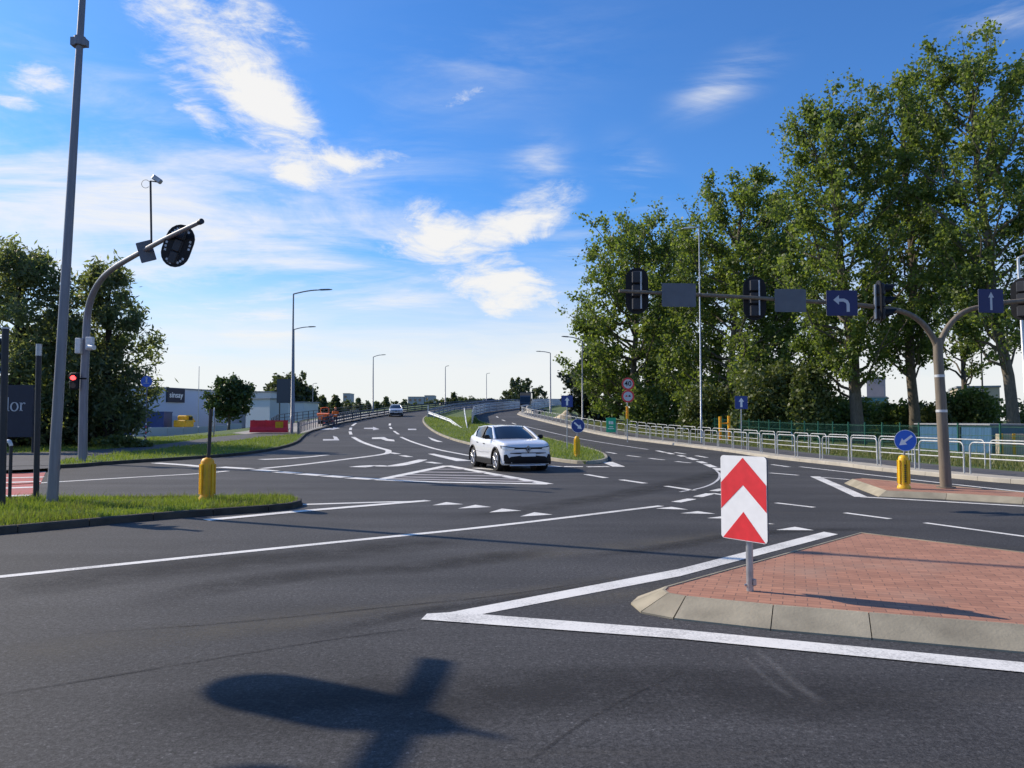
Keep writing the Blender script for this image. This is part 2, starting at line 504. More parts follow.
M['container_blue'] = cladding_mat('dark_blue_container', (.012, .045, .21), 3.0, .2)
M['roof_grey'] = mat('grey_roofing', (.25, .26, .28), .8)
M['board_navy'] = mat('navy_board', (.018, .022, .042), .6, var=.1)
M['board_grey'] = mat('slate_board', (.05, .06, .09), .6, var=.1)
M['text_grey'] = mat('pale_lettering', (.55, .57, .60), .6, var=.03)
M['bark'] = mat('bark', (.13, .11, .085), .95, var=.35, scale=5, bump=.6, bscale=12, streak=(4, 4, .8))
M['bark_dark'] = mat('dark_bark', (.04, .033, .026), .95, var=.3, scale=5)
M['leaf_poplar'] = leaf_mat('poplar_leaf', (.10, .152, .038), (.235, .285, .09), .56)
M['leaf_poplar_b'] = leaf_mat('poplar_leaf_dark', (.092, .138, .038), (.205, .25, .085), .54)
M['leaf_shrub'] = leaf_mat('shrub_leaf', (.075, .11, .03), (.15, .17, .055), .35)
M['leaf_willow'] = leaf_mat('willow_leaf', (.11, .142, .075), (.21, .235, .13), .6)
M['leaf_dark'] = leaf_mat('dark_leaf', (.055, .076, .034), (.11, .128, .058), .4)
M['leaf_round'] = leaf_mat('maple_leaf', (.04, .075, .022), (.075, .115, .035), .28)
M['leaf_far'] = leaf_mat('distant_leaf', (.065, .09, .045), (.11, .13, .065), .35)
M['needle'] = leaf_mat('pine_needle', (.02, .035, .02), (.04, .055, .03), .12)
M['blade'] = leaf_mat('grass_blade', (.145, .215, .028), (.27, .305, .065), .45)
M['blade_dry'] = leaf_mat('dry_grass_blade', (.12, .15, .035), (.24, .22, .09), .35)
M['gravel'] = mat('pale_gravel', (.36, .34, .30), .95, var=.2, scale=1.2, bump=.4, bscale=25)
M['rubble'] = mat('sandy_heap', (.48, .40, .28), .95, var=.2, scale=1.5, bump=.6, bscale=3)

# ------------------------------------------------------------------ mesh helpers
class MB:
    def __init__(self, *mats):
        self.v = []; self.f = []; self.mi = []; self.mats = list(mats); self.sm = []

    def _m(self, m):
        if m is None: return 0
        if m not in self.mats: self.mats.append(m)
        return self.mats.index(m)

    def add(self, verts, faces, m=None, smooth=False):
        o = len(self.v); k = self._m(m)
        self.v += [tuple(p) for p in verts]
        for f in faces:
            self.f.append(tuple(i + o for i in f)); self.mi.append(k); self.sm.append(smooth)

    def box(self, c, s, m=None, rot=None, bevel=0.0):
        c = Vector(c)
        hx, hy, hz = s[0] / 2, s[1] / 2, s[2] / 2
        q = rot.to_3x3() if rot is not None else Matrix.Identity(3)
        if bevel > 0:
            b = min(bevel, hx * .9, hy * .9, hz * .9)
            pts = []
            for z, i in ((-hz, b), (-hz + b, 0), (hz - b, 0), (hz, b)):
                x, y = hx - i, hy - i
                k = b
                ring = [(x, -y + k), (x, y - k), (x - k, y), (-x + k, y), (-x, y - k), (-x, -y + k), (-x + k, -y), (x - k, -y)]
                pts += [c + q @ Vector((px, py, z)) for px, py in ring]
            fs = [tuple(range(7, -1, -1)), tuple(range(24, 32))]
            for r in range(3):
                for i in range(8):
                    j = (i + 1) % 8
                    fs.append((r * 8 + i, r * 8 + j, r * 8 + 8 + j, r * 8 + 8 + i))
            self.add(pts, fs, m)
            return
        vs = [c + q @ Vector((x, y, z)) for x in (-hx, hx) for y in (-hy, hy) for z in (-hz, hz)]
        self.add(vs, [(0, 1, 3, 2), (4, 6, 7, 5), (0, 4, 5, 1), (2, 3, 7, 6), (0, 2, 6, 4), (1, 5, 7, 3)], m)

    def tube(self, pts, r, n=8, m=None, caps=True, smooth=True):
        pts = [Vector(p) for p in pts]
        if isinstance(r, (int, float)): r = [r] * len(pts)
        rings = []
        prev = None
        for i, p in enumerate(pts):
            a = pts[max(0, i - 1)]; b = pts[min(len(pts) - 1, i + 1)]
            t = (b - a)
            if t.length < 1e-9: t = Vector((0, 0, 1))
            t.normalize()
            if prev is None:
                up = Vector((0, 1, 0)) if abs(t.y) < .9 else Vector((1, 0, 0))
                u = t.cross(up).normalized()
            else:
                u = (prev - t * prev.dot(t))
                u = u.normalized() if u.length > 1e-6 else t.orthogonal().normalized()
            prev = u
            w = t.cross(u)
            rings.append([p + (u * math.cos(2 * math.pi * k / n) + w * math.sin(2 * math.pi * k / n)) * r[i] for k in range(n)])
        vs = [q for g in rings for q in g]
        fs = []
        for i in range(len(pts) - 1):
            for k in range(n):
                l = (k + 1) % n
                fs.append((i * n + k, i * n + l, (i + 1) * n + l, (i + 1) * n + k))
        self.add(vs, fs, m, smooth)
        if caps:
            self.add(rings[0], [tuple(range(n - 1, -1, -1))], m)
            self.add(rings[-1], [tuple(range(n))], m)

    def prism(self, o, u, v, pts, t, m=None, m_side=None):
        """flat polygon (2D pts along u,v) at o, thickness t behind it (front faces u x v)"""
        o, u, v = Vector(o), Vector(u), Vector(v)
        n = u.cross(v).normalized()
        a = [o + u * p[0] + v * p[1] for p in pts]
        b = [q - n * t for q in a]
        k = len(a)
        self.add(a, [tuple(range(k))], m)
        self.add(b, [tuple(range(k - 1, -1, -1))], m_side if m_side is not None else m)
        self.add(a + b, [(i, k + i, k + (i + 1) % k, (i + 1) % k) for i in range(k)], m_side if m_side is not None else m)

    def build(self, name, parent=None, loc=None, rotz=None):
        me = bpy.data.meshes.new(name)
        me.from_pydata(self.v, [], self.f)
        for m in self.mats: me.materials.append(m)
        me.polygons.foreach_set('material_index', self.mi)
        me.polygons.foreach_set('use_smooth', self.sm)
        me.update()
        ob = bpy.data.objects.new(name, me)
        COL.objects.link(ob)
        if parent is not None: ob.parent = parent
        if loc is not None: ob.location = loc
        if rotz is not None: ob.rotation_euler = (0, 0, rotz)
        return ob


def tag(o, label=None, cat=None, group=None, kind=None):
    if label: o['label'] = label
    if cat: o['category'] = cat
    if group: o['group'] = group
    if kind: o['kind'] = kind
    return o


def thing(name, label, cat, loc=(0, 0, 0), rotz=0.0, group=None):
    o = bpy.data.objects.new(name, None)
    o.empty_display_size = .3
    COL.objects.link(o)
    o.location = loc; o.rotation_euler = (0, 0, rotz)
    return tag(o, label, cat, group)


def dup(root, loc, rotz, label=None, group=None):
    r = root.copy(); COL.objects.link(r); r.location = loc; r.rotation_euler = (0, 0, rotz)
    if label: r['label'] = label
    if group: r['group'] = group
    for ch in list(root.children):
        c = ch.copy(); COL.objects.link(c); c.parent = r
        for g in list(ch.children):
            d = g.copy(); COL.objects.link(d); d.parent = c
    return r


def struct(o):
    o['kind'] = 'structure'
    return o


def resample(pts, step):
    out = [Vector(pts[0])]
    for a, b in zip(pts[:-1], pts[1:]):
        a, b = Vector(a), Vector(b)
        n = max(1, int(math.ceil((b - a).length / step)))
        for i in range(1, n + 1): out.append(a.lerp(b, i / n))
    return out


def catmull(pts, n=6):
    pts = [Vector(p) for p in pts]
    if len(pts) < 3: return pts
    P = [pts[0] * 2 - pts[1]] + pts + [pts[-1] * 2 - pts[-2]]
    out = []
    for i in range(1, len(P) - 2):
        a, b, c, d = P[i - 1], P[i], P[i + 1], P[i + 2]
        for k in range(n):
            t = k / n
            out.append(.5 * ((2 * b) + (c - a) * t + (2 * a - 5 * b + 4 * c - d) * t * t + (3 * b - a - 3 * c + d) * t ** 3))
    out.append(pts[-1])
    return out


def offs(pts, d):
    """polyline shifted sideways (positive = to the right of travel), in plan"""
    out = []
    for i, p in enumerate(pts):
        a = pts[max(0, i - 1)]; b = pts[min(len(pts) - 1, i + 1)]
        t = Vector((b.x - a.x, b.y - a.y, 0)).normalized()
        out.append(Vector((p.x + t.y * d, p.y - t.x * d, p.z)))
    return out


def drape(name, poly, dz, m, parent=None, skirt=0.0, hf=None):
    """sheet over a plan polygon following the ramp; skirt > 0 gives it a solid side"""
    hf = hf or (lambda x, y: H(y))
    bm = bmesh.new()
    vs = [bm.verts.new((p[0], p[1], 0)) for p in poly]
    bm.faces.new(vs)
    ys = [p[1] for p in poly]
    y0, y1 = min(ys), max(ys)
    y = 36.0
    while y < min(y1, 222):
        if y > y0:
            geom = bm.verts[:] + bm.edges[:] + bm.faces[:]
            bmesh.ops.bisect_plane(bm, geom=geom, plane_co=(0, y, 0), plane_no=(0, 1, 0))
        y += 2.0
    if skirt > 0:
        r = bmesh.ops.extrude_face_region(bm, geom=bm.faces[:])
        top = set(e for e in r['geom'] if isinstance(e, bmesh.types.BMVert))
        for v in bm.verts:
            v.co.z = hf(v.co.x, v.co.y) + dz - (0 if v in top else skirt)
    else:
        for v in bm.verts: v.co.z = hf(v.co.x, v.co.y) + dz
    bmesh.ops.recalc_face_normals(bm, faces=bm.faces)
    bmesh.ops.triangulate(bm, faces=[f for f in bm.faces if len(f.verts) > 4])
    if skirt <= 0:
        for f in bm.faces:
            if f.normal.z < 0: f.normal_flip()
    me = bpy.data.meshes.new(name)
    bm.to_mesh(me); bm.free()
    me.materials.append(m)
    o = bpy.data.objects.new(name, me); COL.objects.link(o)
    if parent: o.parent = parent
    return o


def sweep_kerb(name, line, parent, m, top=0.12, width=0.15, batter=0.02, seg=None, side=1, gap=.012):
    """kerb stones along a plan line (outer foot); side=+1: kerb body to the right of travel"""
    mb = MB(m)
    pts = resample(line, .5 if seg else 1.2)
    L0 = pts; L1 = offs(pts, side * batter); L2 = offs(pts, side * (batter + .02)); L3 = offs(pts, side * width)
    ss = [0.0]
    for a, b in zip(pts[:-1], pts[1:]): ss.append(ss[-1] + (b - a).length)

    def z(p, d): return H(p.y) + d
    def ringat(s):
        j = 0
        while j < len(ss) - 2 and ss[j + 1] < s: j += 1
        t = (s - ss[j]) / max(1e-6, ss[j + 1] - ss[j])
        out = []
        for Lx, d in ((L0, -.05), (L1, top - .02), (L2, top), (L3, top), (L3, -.05)):
            p = Lx[j].lerp(Lx[j + 1], t)
            out.append((p.x, p.y, z(p, d)))
        return out
    total = ss[-1]
    step = seg or total
    s = 0
    while s < total - .05:
        e = min(total, s + step - (gap if seg else 0))
        n = max(1, int(math.ceil((e - s) / (.5 if seg else 1.2))))
        rings = [ringat(s + (e - s) * i / n) for i in range(n + 1)]
        vs = [q for r in rings for q in r]
        fs = []
        for i in range(n):
            for k in range(4):
                fs.append((i * 5 + k, (i + 1) * 5 + k, (i + 1) * 5 + k + 1, i * 5 + k + 1))
        fs.append((0, 1, 2, 3, 4)); fs.append(tuple(n * 5 + k for k in (4, 3, 2, 1, 0)))
        mb.add(vs, fs, m)
        s += step
    ob = mb.build(name, parent)
    bm = bmesh.new(); bm.from_mesh(ob.data); bmesh.ops.recalc_face_normals(bm, faces=bm.faces); bm.to_mesh(ob.data); bm.free()
    return ob


def text_mesh(name, txt, size, m, parent, mat_world, font_shear=0.0, extrude=.01, bold=0.0):
    cu = bpy.data.curves.new(name, 'FONT')
    cu.body = txt; cu.size = size; cu.extrude = extrude; cu.align_x = 'CENTER'; cu.align_y = 'CENTER'; cu.offset = bold
    cu.resolution_u = 3
    tmp = bpy.data.objects.new(name + '_tmp', cu); COL.objects.link(tmp)
    bpy.context.view_layer.update()
    me = bpy.data.meshes.new_from_object(tmp.evaluated_get(bpy.context.evaluated_depsgraph_get()))
    bpy.data.objects.remove(tmp); bpy.data.curves.remove(cu)
    me.materials.clear(); me.materials.append(m)
    me.transform(mat_world)
    me.name = name
    o = bpy.data.objects.new(name, me); COL.objects.link(o)
    if parent: o.parent = parent
    return o


def frame_mat(o, u, v):
    u, v = Vector(u).normalized(), Vector(v).normalized()
    n = u.cross(v)
    mm = Matrix((u, v, n)).transposed().to_4x4()
    mm.translation = Vector(o)
    return mm


def disc(r, n=28, cx=0, cy=0):
    return [(cx + r * math.cos(2 * math.pi * i / n), cy + r * math.sin(2 * math.pi * i / n)) for i in range(n)]


def rrect(w, h, r, n=5, cx=0, cy=0):
    pts = []
    for sx, sy, a0 in ((1, 1, 0), (-1, 1, 90), (-1, -1, 180), (1, -1, 270)):
        for k in range(n + 1):
            a = R(a0 + 90 * k / n)
            pts.append((cx + sx * (w / 2 - r) + r * math.cos(a), cy + sy * (h / 2 - r) + r * math.sin(a)))
    return pts


def arrow2d(l, w, hw, hl, ang=0.0):
    p = [(-w / 2, -l / 2), (w / 2, -l / 2), (w / 2, l / 2 - hl), (hw / 2, l / 2 - hl), (0, l / 2), (-hw / 2, l / 2 - hl), (-w / 2, l / 2 - hl)]
    c, s = math.cos(ang), math.sin(ang)
    return [(x * c - y * s, x * s + y * c) for x, y in p]

# ------------------------------------------------------------------ ground, road, verges
def build_ground():
    xs = sorted(set(list(np.arange(-70, 34.1, 2.0)) + [-3000, -1500, -700, -350, -200, -130, -95, 45, 60, 90, 130, 200, 350, 700, 1500, 3000]))
    ys = sorted(set([-200, -60, -20, 0, 20] + list(np.arange(36, 222.1, 2.0)) + [235, 260, 300, 400, 600, 1000, 2000, 4000]))
    vs = [(x, y, HG(x, y) - .06 - (3.0 * sstep(230, 300, y) if y > 230 else 0)) for y in ys for x in xs]
    nx = len(xs)
    fs = [(j * nx + i, j * nx + i + 1, (j + 1) * nx + i + 1, (j + 1) * nx + i) for j in range(len(ys) - 1) for i in range(nx - 1)]
    mb = MB(M['turf']); mb.add(vs, fs, M['turf'], True)
    struct(mb.build('ground'))


build_ground()

kerb_right_px = [(1024, 484.5), (975, 480.5), (875, 470.6), (844, 466.5), (780, 459.5), (754, 456), (730, 452.3), (688, 447), (650, 442.3), (620, 438.6), (588, 432.5), (560, 426), (540, 421), (524, 417), (517, 414.5)]
kr = GW(kerb_right_px)
KR = catmull([Vector((17.2, 11.5, 0)), Vector((15.2, 16.5, 0))] + kr, 4)
last = KR[-1]
KR += [Vector((last.x + dx, last.y + dy, 0)) for dx, dy in ((.4, 8), (2.5, 22), (7, 45), (14, 75), (24, 110))]

kerb_left_px = [(59, 468.5), (120, 464), (220, 457.3), (263, 452.3), (286, 447.5), (298, 443), (303, 438.5), (309, 433.5), (322, 429), (345, 423.3), (383, 415.5), (424, 410.3)]
kl = GW(kerb_left_px)
KL = catmull([Vector((-60, 26.2, 0)), Vector((-30, 26.0, 0)), Vector((-19, 26.0, 0))] + kl, 4)
last = KL[-1]
KL += [Vector((last.x + dx, last.y + dy, 0)) for dx, dy in ((2.5, 20), (7, 45), (13, 75), (22, 100))]

road_poly = [Vector((-60, -25, 0)), Vector((60, -25, 0)), Vector((60, 9, 0)), Vector((22, 9.5, 0))] + \
    [p for p in offs(KR, .05)] + [p for p in reversed(offs(KL, -.05))]
road = drape('road', road_poly, 0.0, M['asphalt'])
struct(road)

# left verge behind the side road (raised turf)
outer = [Vector((KL[-1].x - 6, KL[-1].y, 0)), Vector((-20.5, 150, 0)), Vector((-22.6, 110, 0)), Vector((-23, 62, 0)), Vector((-34, 50, 0)), Vector((-60, 36, 0))]
vl = struct(drape('verge', offs(KL, -.05) + outer, .115, M['turf'], skirt=.3))
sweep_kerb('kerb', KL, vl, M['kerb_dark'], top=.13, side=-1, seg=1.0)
drape('gravel_yard', [Vector((-17.1, 61, 0)), Vector((-17.9, 80, 0)), Vector((-17.2, 96, 0)), Vector((-15.6, 124, 0)), Vector((-20, 124, 0)), Vector((-22.5, 100, 0)), Vector((-22.9, 63, 0)), Vector((-20, 60.5, 0))], .119, M['gravel'], vl)
path_px = [(-160, 472), (20, 469.8), (56, 467.8), (62, 459.5), (120, 453), (180, 446.5), (225, 441.5), (262, 437), (300, 434), (300, 431.5), (262, 432.3), (215, 437), (150, 445.7), (120, 448), (90, 450.5), (55, 452), (-160, 456)]
drape('footpath', [p for p in GW(path_px, .12)], .121, M['path'], vl)

# right verge: concrete strip, cycle path, turf
ov = [Vector((KR[-1].x + 4, KR[-1].y, 0)), Vector((30, 150, 0)), Vector((22, 110, 0)), Vector((16.4, 70, 0)), Vector((20, 55, 0)), Vector((24, 42, 0)), Vector((30, 30, 0)), Vector((40, 11.5, 0))]
vr = struct(drape('verge', offs(KR, .05) + ov, .115, M['turf'], skirt=.3, hf=lambda x, y: H(y) * (1 - sstep(16, 30, x))))
sweep_kerb('kerb', KR, vr, M['concrete_pale'], top=.13, side=1, seg=1.0)


def band(name, line, a, b, dz, m, parent):
    l0 = resample(line, 1.5)
    mb = MB(m)
    A = offs(l0, a); B = offs(l0, b)
    vs = []
    for p, q in zip(A, B):
        vs += [(p.x, p.y, H(p.y) + dz), (q.x, q.y, H(q.y) + dz)]
    mb.add(vs, [(2 * i, 2 * i + 1, 2 * i + 3, 2 * i + 2) for i in range(len(A) - 1)], m)
    ob = mb.build(name, parent)
    bm = bmesh.new(); bm.from_mesh(ob.data)
    for f in bm.faces:
        f.normal_update()
        if f.normal.z < 0: f.normal_flip()
    bm.to_mesh(ob.data); bm.free()
    return ob


KRs = KR[:-3]
band('concrete_strip', KRs, .15, .95, .124, M['concrete_pale'], vr)
band('cycle_path', KRs, .95, 2.9, .120, M['path'], vr)

# median between the carriageways
med_px = [(440, 411), (426, 416.5), (422.5, 420.5), (425, 425.5), (434, 432.5), (450, 439.5), (467, 444.3), (500, 451.5), (550, 460.5), (578, 464), (596, 463.8), (607, 461.5), (608, 458.5), (604, 455), (592, 450.5), (570, 445), (545, 438.5), (512, 430.5), (488, 424.5), (478, 419.5), (479, 414), (500, 409.5)]
MED = catmull(GW(med_px), 3)
vm = struct(drape('median', offs(MED, -.07), .115, M['turf'], skirt=.3))
sweep_kerb('kerb', MED[3:-6], vm, M['concrete'], top=.13, side=-1, seg=1.0)

# near left verge
nl_px = [(-260, 556), (-100, 539), (0, 530.5), (78, 523.5), (156, 516.5), (219, 511.8), (270, 508.2), (295, 505.5), (303.5, 502.6), (301, 500), (290, 498), (266, 497.0), (219, 498.0), (120, 498.8), (0, 499.6), (-260, 501)]
NL = catmull(GW(nl_px, 0.06), 3)
NL = [Vector((p.x, p.y, 0)) for p in NL]
vn = struct(drape('verge', offs(NL, -.07), .10, M['turf'], skirt=.3))
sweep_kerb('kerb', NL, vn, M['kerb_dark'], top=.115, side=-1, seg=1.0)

# near right island, red block paving with battered kerb
isl_top = GW([(684, 582.5), (668, 587), (665, 590), (670, 593.5), (687, 596.3), (774, 605), (869, 612.6), (1024, 625)], .14)
e = isl_top[-1]; d_ = (isl_top[-1] - isl_top[-2]).normalized()
isl_top.append(e + d_ * 4.5)
back = GW([(1024, 552.6), (862, 533)], .14)
bdir = (back[0] - back[1]).normalized()
isl_top += [back[0] + bdir * 4.5, back[0], back[1]]
ISL = isl_top
isl = struct(drape('traffic_island', [Vector((p.x, p.y, 0)) for p in ISL], .137, M['brick'], skirt=.25))


def battered_kerb(name, loop, parent, m, top, foot, seg=1.0, gap=.008):
    """sloping-faced kerb stones around a closed plan loop (inner top edge), loop counter-clockwise or clockwise"""
    area = sum(a.x * b.y - b.x * a.y for a, b in zip(loop, loop[1:] + loop[:1]))
    sgn = 1 if area > 0 else -1
    n = len(loop)
    nrm = []
    for i in range(n):
        a, b, c = loop[i - 1], loop[i], loop[(i + 1) % n]
        t1 = Vector((b.x - a.x, b.y - a.y)).normalized(); t2 = Vector((c.x - b.x, c.y - b.y)).normalized()
        n1 = Vector((t1.y, -t1.x)) * sgn; n2 = Vector((t2.y, -t2.x)) * sgn
        k = (n1 + n2); k.normalize()
        nrm.append(k / max(.5, k.dot(n1)))
    mb = MB(m)
    for i in range(n):
        a, b = loop[i], loop[(i + 1) % n]
        na, nb = nrm[i], nrm[(i + 1) % n]
        ln = (b - a).length
        ns = max(1, round(ln / seg))
        for s in range(ns):
            t0, t1 = s / ns, (s + 1) / ns - gap / ln
            ring = []
            for t in (t0, t1):
                p = a.lerp(b, t); q = na.lerp(nb, t)
                w = lambda d, z: (p.x + q.x * d, p.y + q.y * d, z)
                ring.append([w(0.0, -.05), w(0.0, top), w(foot * .08, top), w(foot * .16, top - .012), w(foot, .015), w(foot, -.05)])
            vs = ring[0] + ring[1]
            fs = [(k, k + 1, 7 + k, 6 + k) for k in range(5)] + [(0, 1, 2, 3, 4, 5), (11, 10, 9, 8, 7, 6)]
            mb.add(vs, fs, m)
    ob = mb.build(name, parent)
    bm = bmesh.new(); bm.from_mesh(ob.data); bmesh.ops.recalc_face_normals(bm, faces=bm.faces); bm.to_mesh(ob.data); bm.free()
    return ob


loop = [Vector((p.x, p.y, 0)) for p in ISL]
battered_kerb('kerb', loop, isl, M['island_kerb'], .145, .30)

# far right island with the mast
fr = GW([(853, 479), (887, 490.7), (947, 493.2), (1024, 497.4)], .13)
fdir = (fr[-1] - fr[-2]).normalized()
fb = GW([(1024, 492.6), (862, 478.2)], .13)
bd2 = (fb[0] - fb[1]).normalized()
ISF = [Vector((p.x, p.y, 0)) for p in fr + [fr[-1] + fdir * 3.0, fb[0] + bd2 * 3.0] + fb]
isf = struct(drape('traffic_island', ISF, .127, M['brick'], skirt=.25))
battered_kerb('kerb', ISF, isf, M['island_kerb'], .135, .2)

# ------------------------------------------------------------------ road markings (painted sheets, parts of the road)
MZ = [0.004]
def nextz():
    return .0045
def line(px, w, name='lane_line', m=None, smooth=False, dz=.0045, taper=None):
    P = GW(px)
    if smooth: P = catmull(P, 5)
    P = resample(P, 1.0)
    n = len(P)
    mb = MB(m or M['white_paint'])
    vs = []
    for i, p in enumerate(P):
        a = P[max(0, i - 1)]; b = P[min(n - 1, i + 1)]
        t = Vector((b.x - a.x, b.y - a.y)).normalized()
        ww = w if taper is None else w * (taper[0] + (taper[1] - taper[0]) * i / (n - 1))
        for s in (-.5, .5):
            x, y = p.x + t.y * s * ww, p.y - t.x * s * ww
            vs.append((x, y, H(y) + dz))
    mb.add(vs, [(2 * i, 2 * i + 1, 2 * i + 3, 2 * i + 2) for i in range(n - 1)])
    return mb.build(name, road)


def poly(px, name, m=None, dz=.0045):
    return drape(name, GW(px), dz, m or M['white_paint'], road)


line([(-260, 603.5), (0, 577), (330, 543), (500, 525.5), (661, 506)], .16, smooth=True)
line([(303, 504.6), (380, 502.3), (418, 501.6)], .2)
line([(206, 520.5), (300, 511.5), (428, 500.8)], .26, dz=.0085)
line([(-40, 488), (57, 482), (140, 477), (200, 473.6), (228, 471)], .22, smooth=True)
line([(155, 463), (185, 465), (215, 468)], .42)
for a, b in (((220, 467.2), (250, 469)), ((255.5, 469.8), (274, 471.3)), ((278, 472), (297, 473.5)), ((300.5, 474), (323, 475.6)), ((326, 476), (347, 477.5)), ((350, 478), (374, 479.4))):
    line([a, b], .5, dz=.0085)
line([(262, 468.6), (300, 464.8), (340, 460), (383, 454.3), (388.5, 451.5), (386.5, 449.8), (378, 447.5), (362, 442), (353, 437)], .32, smooth=True)
for a, b in (((351, 434.5), (350, 431.5)), ((350.3, 430), (351, 427.5)), ((352, 426), (356, 423))): line([a, b], .25)
for a, b in (((390, 423.5), (389.6, 425.5)), ((390, 427), (391.5, 429)), ((394, 431), (398.5, 434.3))): line([a, b], .22)
line([(401, 437), (410, 441), (425, 446), (440, 450), (464, 454.6), (480, 457.5)], .24, smooth=True)
for a, b in (((390.5, 452.6), (398, 454)), ((402, 455.5), (410, 457)), ((428, 462), (439, 463.6)), ((475, 468), (494, 469.6))): line([a, b], .34)
# guide arrows (shafts bend into the lane)
line([(261, 459.6), (285, 458.6), (305, 457.2), (328, 455)], .55, 'lane_arrow', smooth=True, taper=(1.3, .5))
line([(357, 467.2), (372, 465.8), (392, 466), (410, 463), (420, 460.5), (423, 459.6)], .55, 'lane_arrow', smooth=True, taper=(1.3, .7))
line([(431, 453.8), (446, 457.3), (464, 461)], .55, 'lane_arrow', taper=(.6, 1.2))
poly([(323, 439.2), (334, 439.2), (333, 435.8), (337, 437), (339.5, 440.4), (323, 440.6)], 'lane_arrow', M['faded_paint'])
poly([(320, 428.6), (333, 428.2), (333, 427), (340, 428.2), (333, 429.6), (320, 429.8)], 'lane_arrow', M['faded_paint'])
poly([(364, 427.8), (373, 427.8), (373, 426.8), (379.5, 429.2), (373, 430.2), (373, 429), (364, 428.8)], 'lane_arrow', M['faded_paint'])
poly([(372, 437.6), (384, 437), (388, 439), (394, 439.8), (394.8, 441.4), (386, 440.8), (381, 438.9), (372, 439)], 'lane_arrow')
poly([(428, 437), (434, 439), (437.0, 440.2), (443, 442), (437, 441.8), (431.5, 440)], 'lane_arrow')
poly([(408, 428.8), (416, 428.8), (416.5, 430), (408, 430)], 'lane_arrow', M['faded_paint'])
# hatched area in front of the car
A_, B_, C_ = (378, 480), (447, 465.8), (548, 484.3)
line([A_, B_], .34, 'hatched_area'); line([B_, C_], .34, 'hatched_area', dz=.0065); line([A_, (440, 482.4), C_], .34, 'hatched_area', dz=.0085)
for t in (.2, .4, .58, .74, .88):
    yl = B_[1] + (A_[1] - B_[1]) * t + .8; xl = B_[0] + (A_[0] - B_[0]) * t
    xr = B_[0] + (C_[0] - B_[0]) * t; yr = B_[1] + (C_[1] - B_[1]) * t
    line([(xl + 2, yl), (xr - 3, yr)], .42, 'hatched_area', M['worn_paint'], dz=.011)
# give-way teeth
for tri in ([(432.4, 505.5), (446.3, 502.3), (463.5, 504.4)], [(458, 508.7), (475.3, 505), (491.4, 507.2)], [(489.3, 512.6), (502, 508.7), (521.5, 510.9)], [(520, 516.7), (534.4, 512.4), (552.7, 514.8)],
            [(655.6, 508.7), (671.7, 507), (688.2, 509.8)], [(680.3, 513.5), (697.5, 511.3), (715.7, 514)], [(707, 518.4), (723, 516.3), (740, 519)], [(737, 523.6), (755, 521.6), (775, 524.4)], [(776, 530.2), (795, 527), (814, 530.5)]):
    poly(tri, 'give_way_tooth')
for a, b, w in (((676, 502.3), (692, 499), .22), ((697.5, 497), (710.4, 493.7), .22), ((713.6, 491.2), (723, 489), .22), ((711.4, 493.4), (724, 495), .16),
                ((586, 474.5), (606, 478), .2), ((621, 479.8), (645, 483.4), .2), ((666, 486.2), (694, 490.5), .18), ((776, 503), (814, 507.5), .14), ((845, 513), (890, 519), .13), ((925, 523), (1060, 541.5), .12),
                ((606.5, 452), (616, 453.7), .2), ((627, 455.5), (640, 457), .2), ((649, 458.3), (664, 460), .2), ((676, 461.5), (690, 463), .2), ((770, 473), (798, 475.3), .18),
                ((657, 450.7), (665, 452.5), .25), ((667, 452.7), (673, 454.2), .25), ((675, 452.5), (685, 454), .2), ((679, 455.2), (684, 456.6), .28), ((688, 457.6), (696, 460), .28), ((699, 461.4), (705, 463.4), .28), ((706.5, 464.4), (714, 467.4), .28), ((716, 468.2), (721, 470.8), .28),
                ((696, 455.7), (707, 457.6), .2), ((772, 464.6), (789, 467), .18), ((607, 462), (619, 466.8), .45), ((548, 466), (561, 466.7), .4), ((564, 466.6), (583, 466.7), .4), ((587, 466.8), (609, 466.6), .4),
                ((512, 423), (516, 424.4), .2), ((502, 419.8), (505, 421), .2), ((496.5, 416.4), (498, 417.6), .2)):
    line([a, b], w, 'lane_dash')
line([(526, 426.5), (545, 431), (581.5, 439), (615, 444.5), (648, 449.5)], .16, smooth=True, m=M['faded_paint'])
line([(716, 470.5), (719.5, 474), (718.5, 479), (712, 484), (700, 488.3), (680, 492)], .07, smooth=True, m=M['faded_paint'])
line([(800, 466.8), (880, 476), (950, 484), (1060, 496)], .14)
line([(815, 476.6), (838, 486.5), (861, 497)], .28)
line([(861, 497), (940, 501.5), (1060, 508.5)], .17)
line([(822, 477.5), (849, 479.8)], .14, dz=.007)
poly([(421, 620), (427, 614), (450, 612.7), (680, 569), (824, 532), (838, 534.5), (680, 576.5), (480, 615)], 'island_outline')
poly([(420, 620.2), (480, 615), (680, 630.5), (1024, 663.5), (1200, 681), (1200, 693), (1024, 673.5), (680, 639.7)], 'island_outline', dz=.0085)
# red and white crossing of the side road
poly([(-140, 478), (46, 471.7), (41, 483), (29, 498.5), (-140, 503)], 'crossing_surface', M['red_paint'])
for a, b in (((-60, 475.2), (46, 472.2)), ((-60, 479.8), (44, 477.2)), ((-60, 485), (41, 481.6)), ((-60, 490.6), (36, 487.3)), ((-60, 498), (30, 495.6))):
    line([a, b], .36, 'crossing_stripe', dz=.0085)

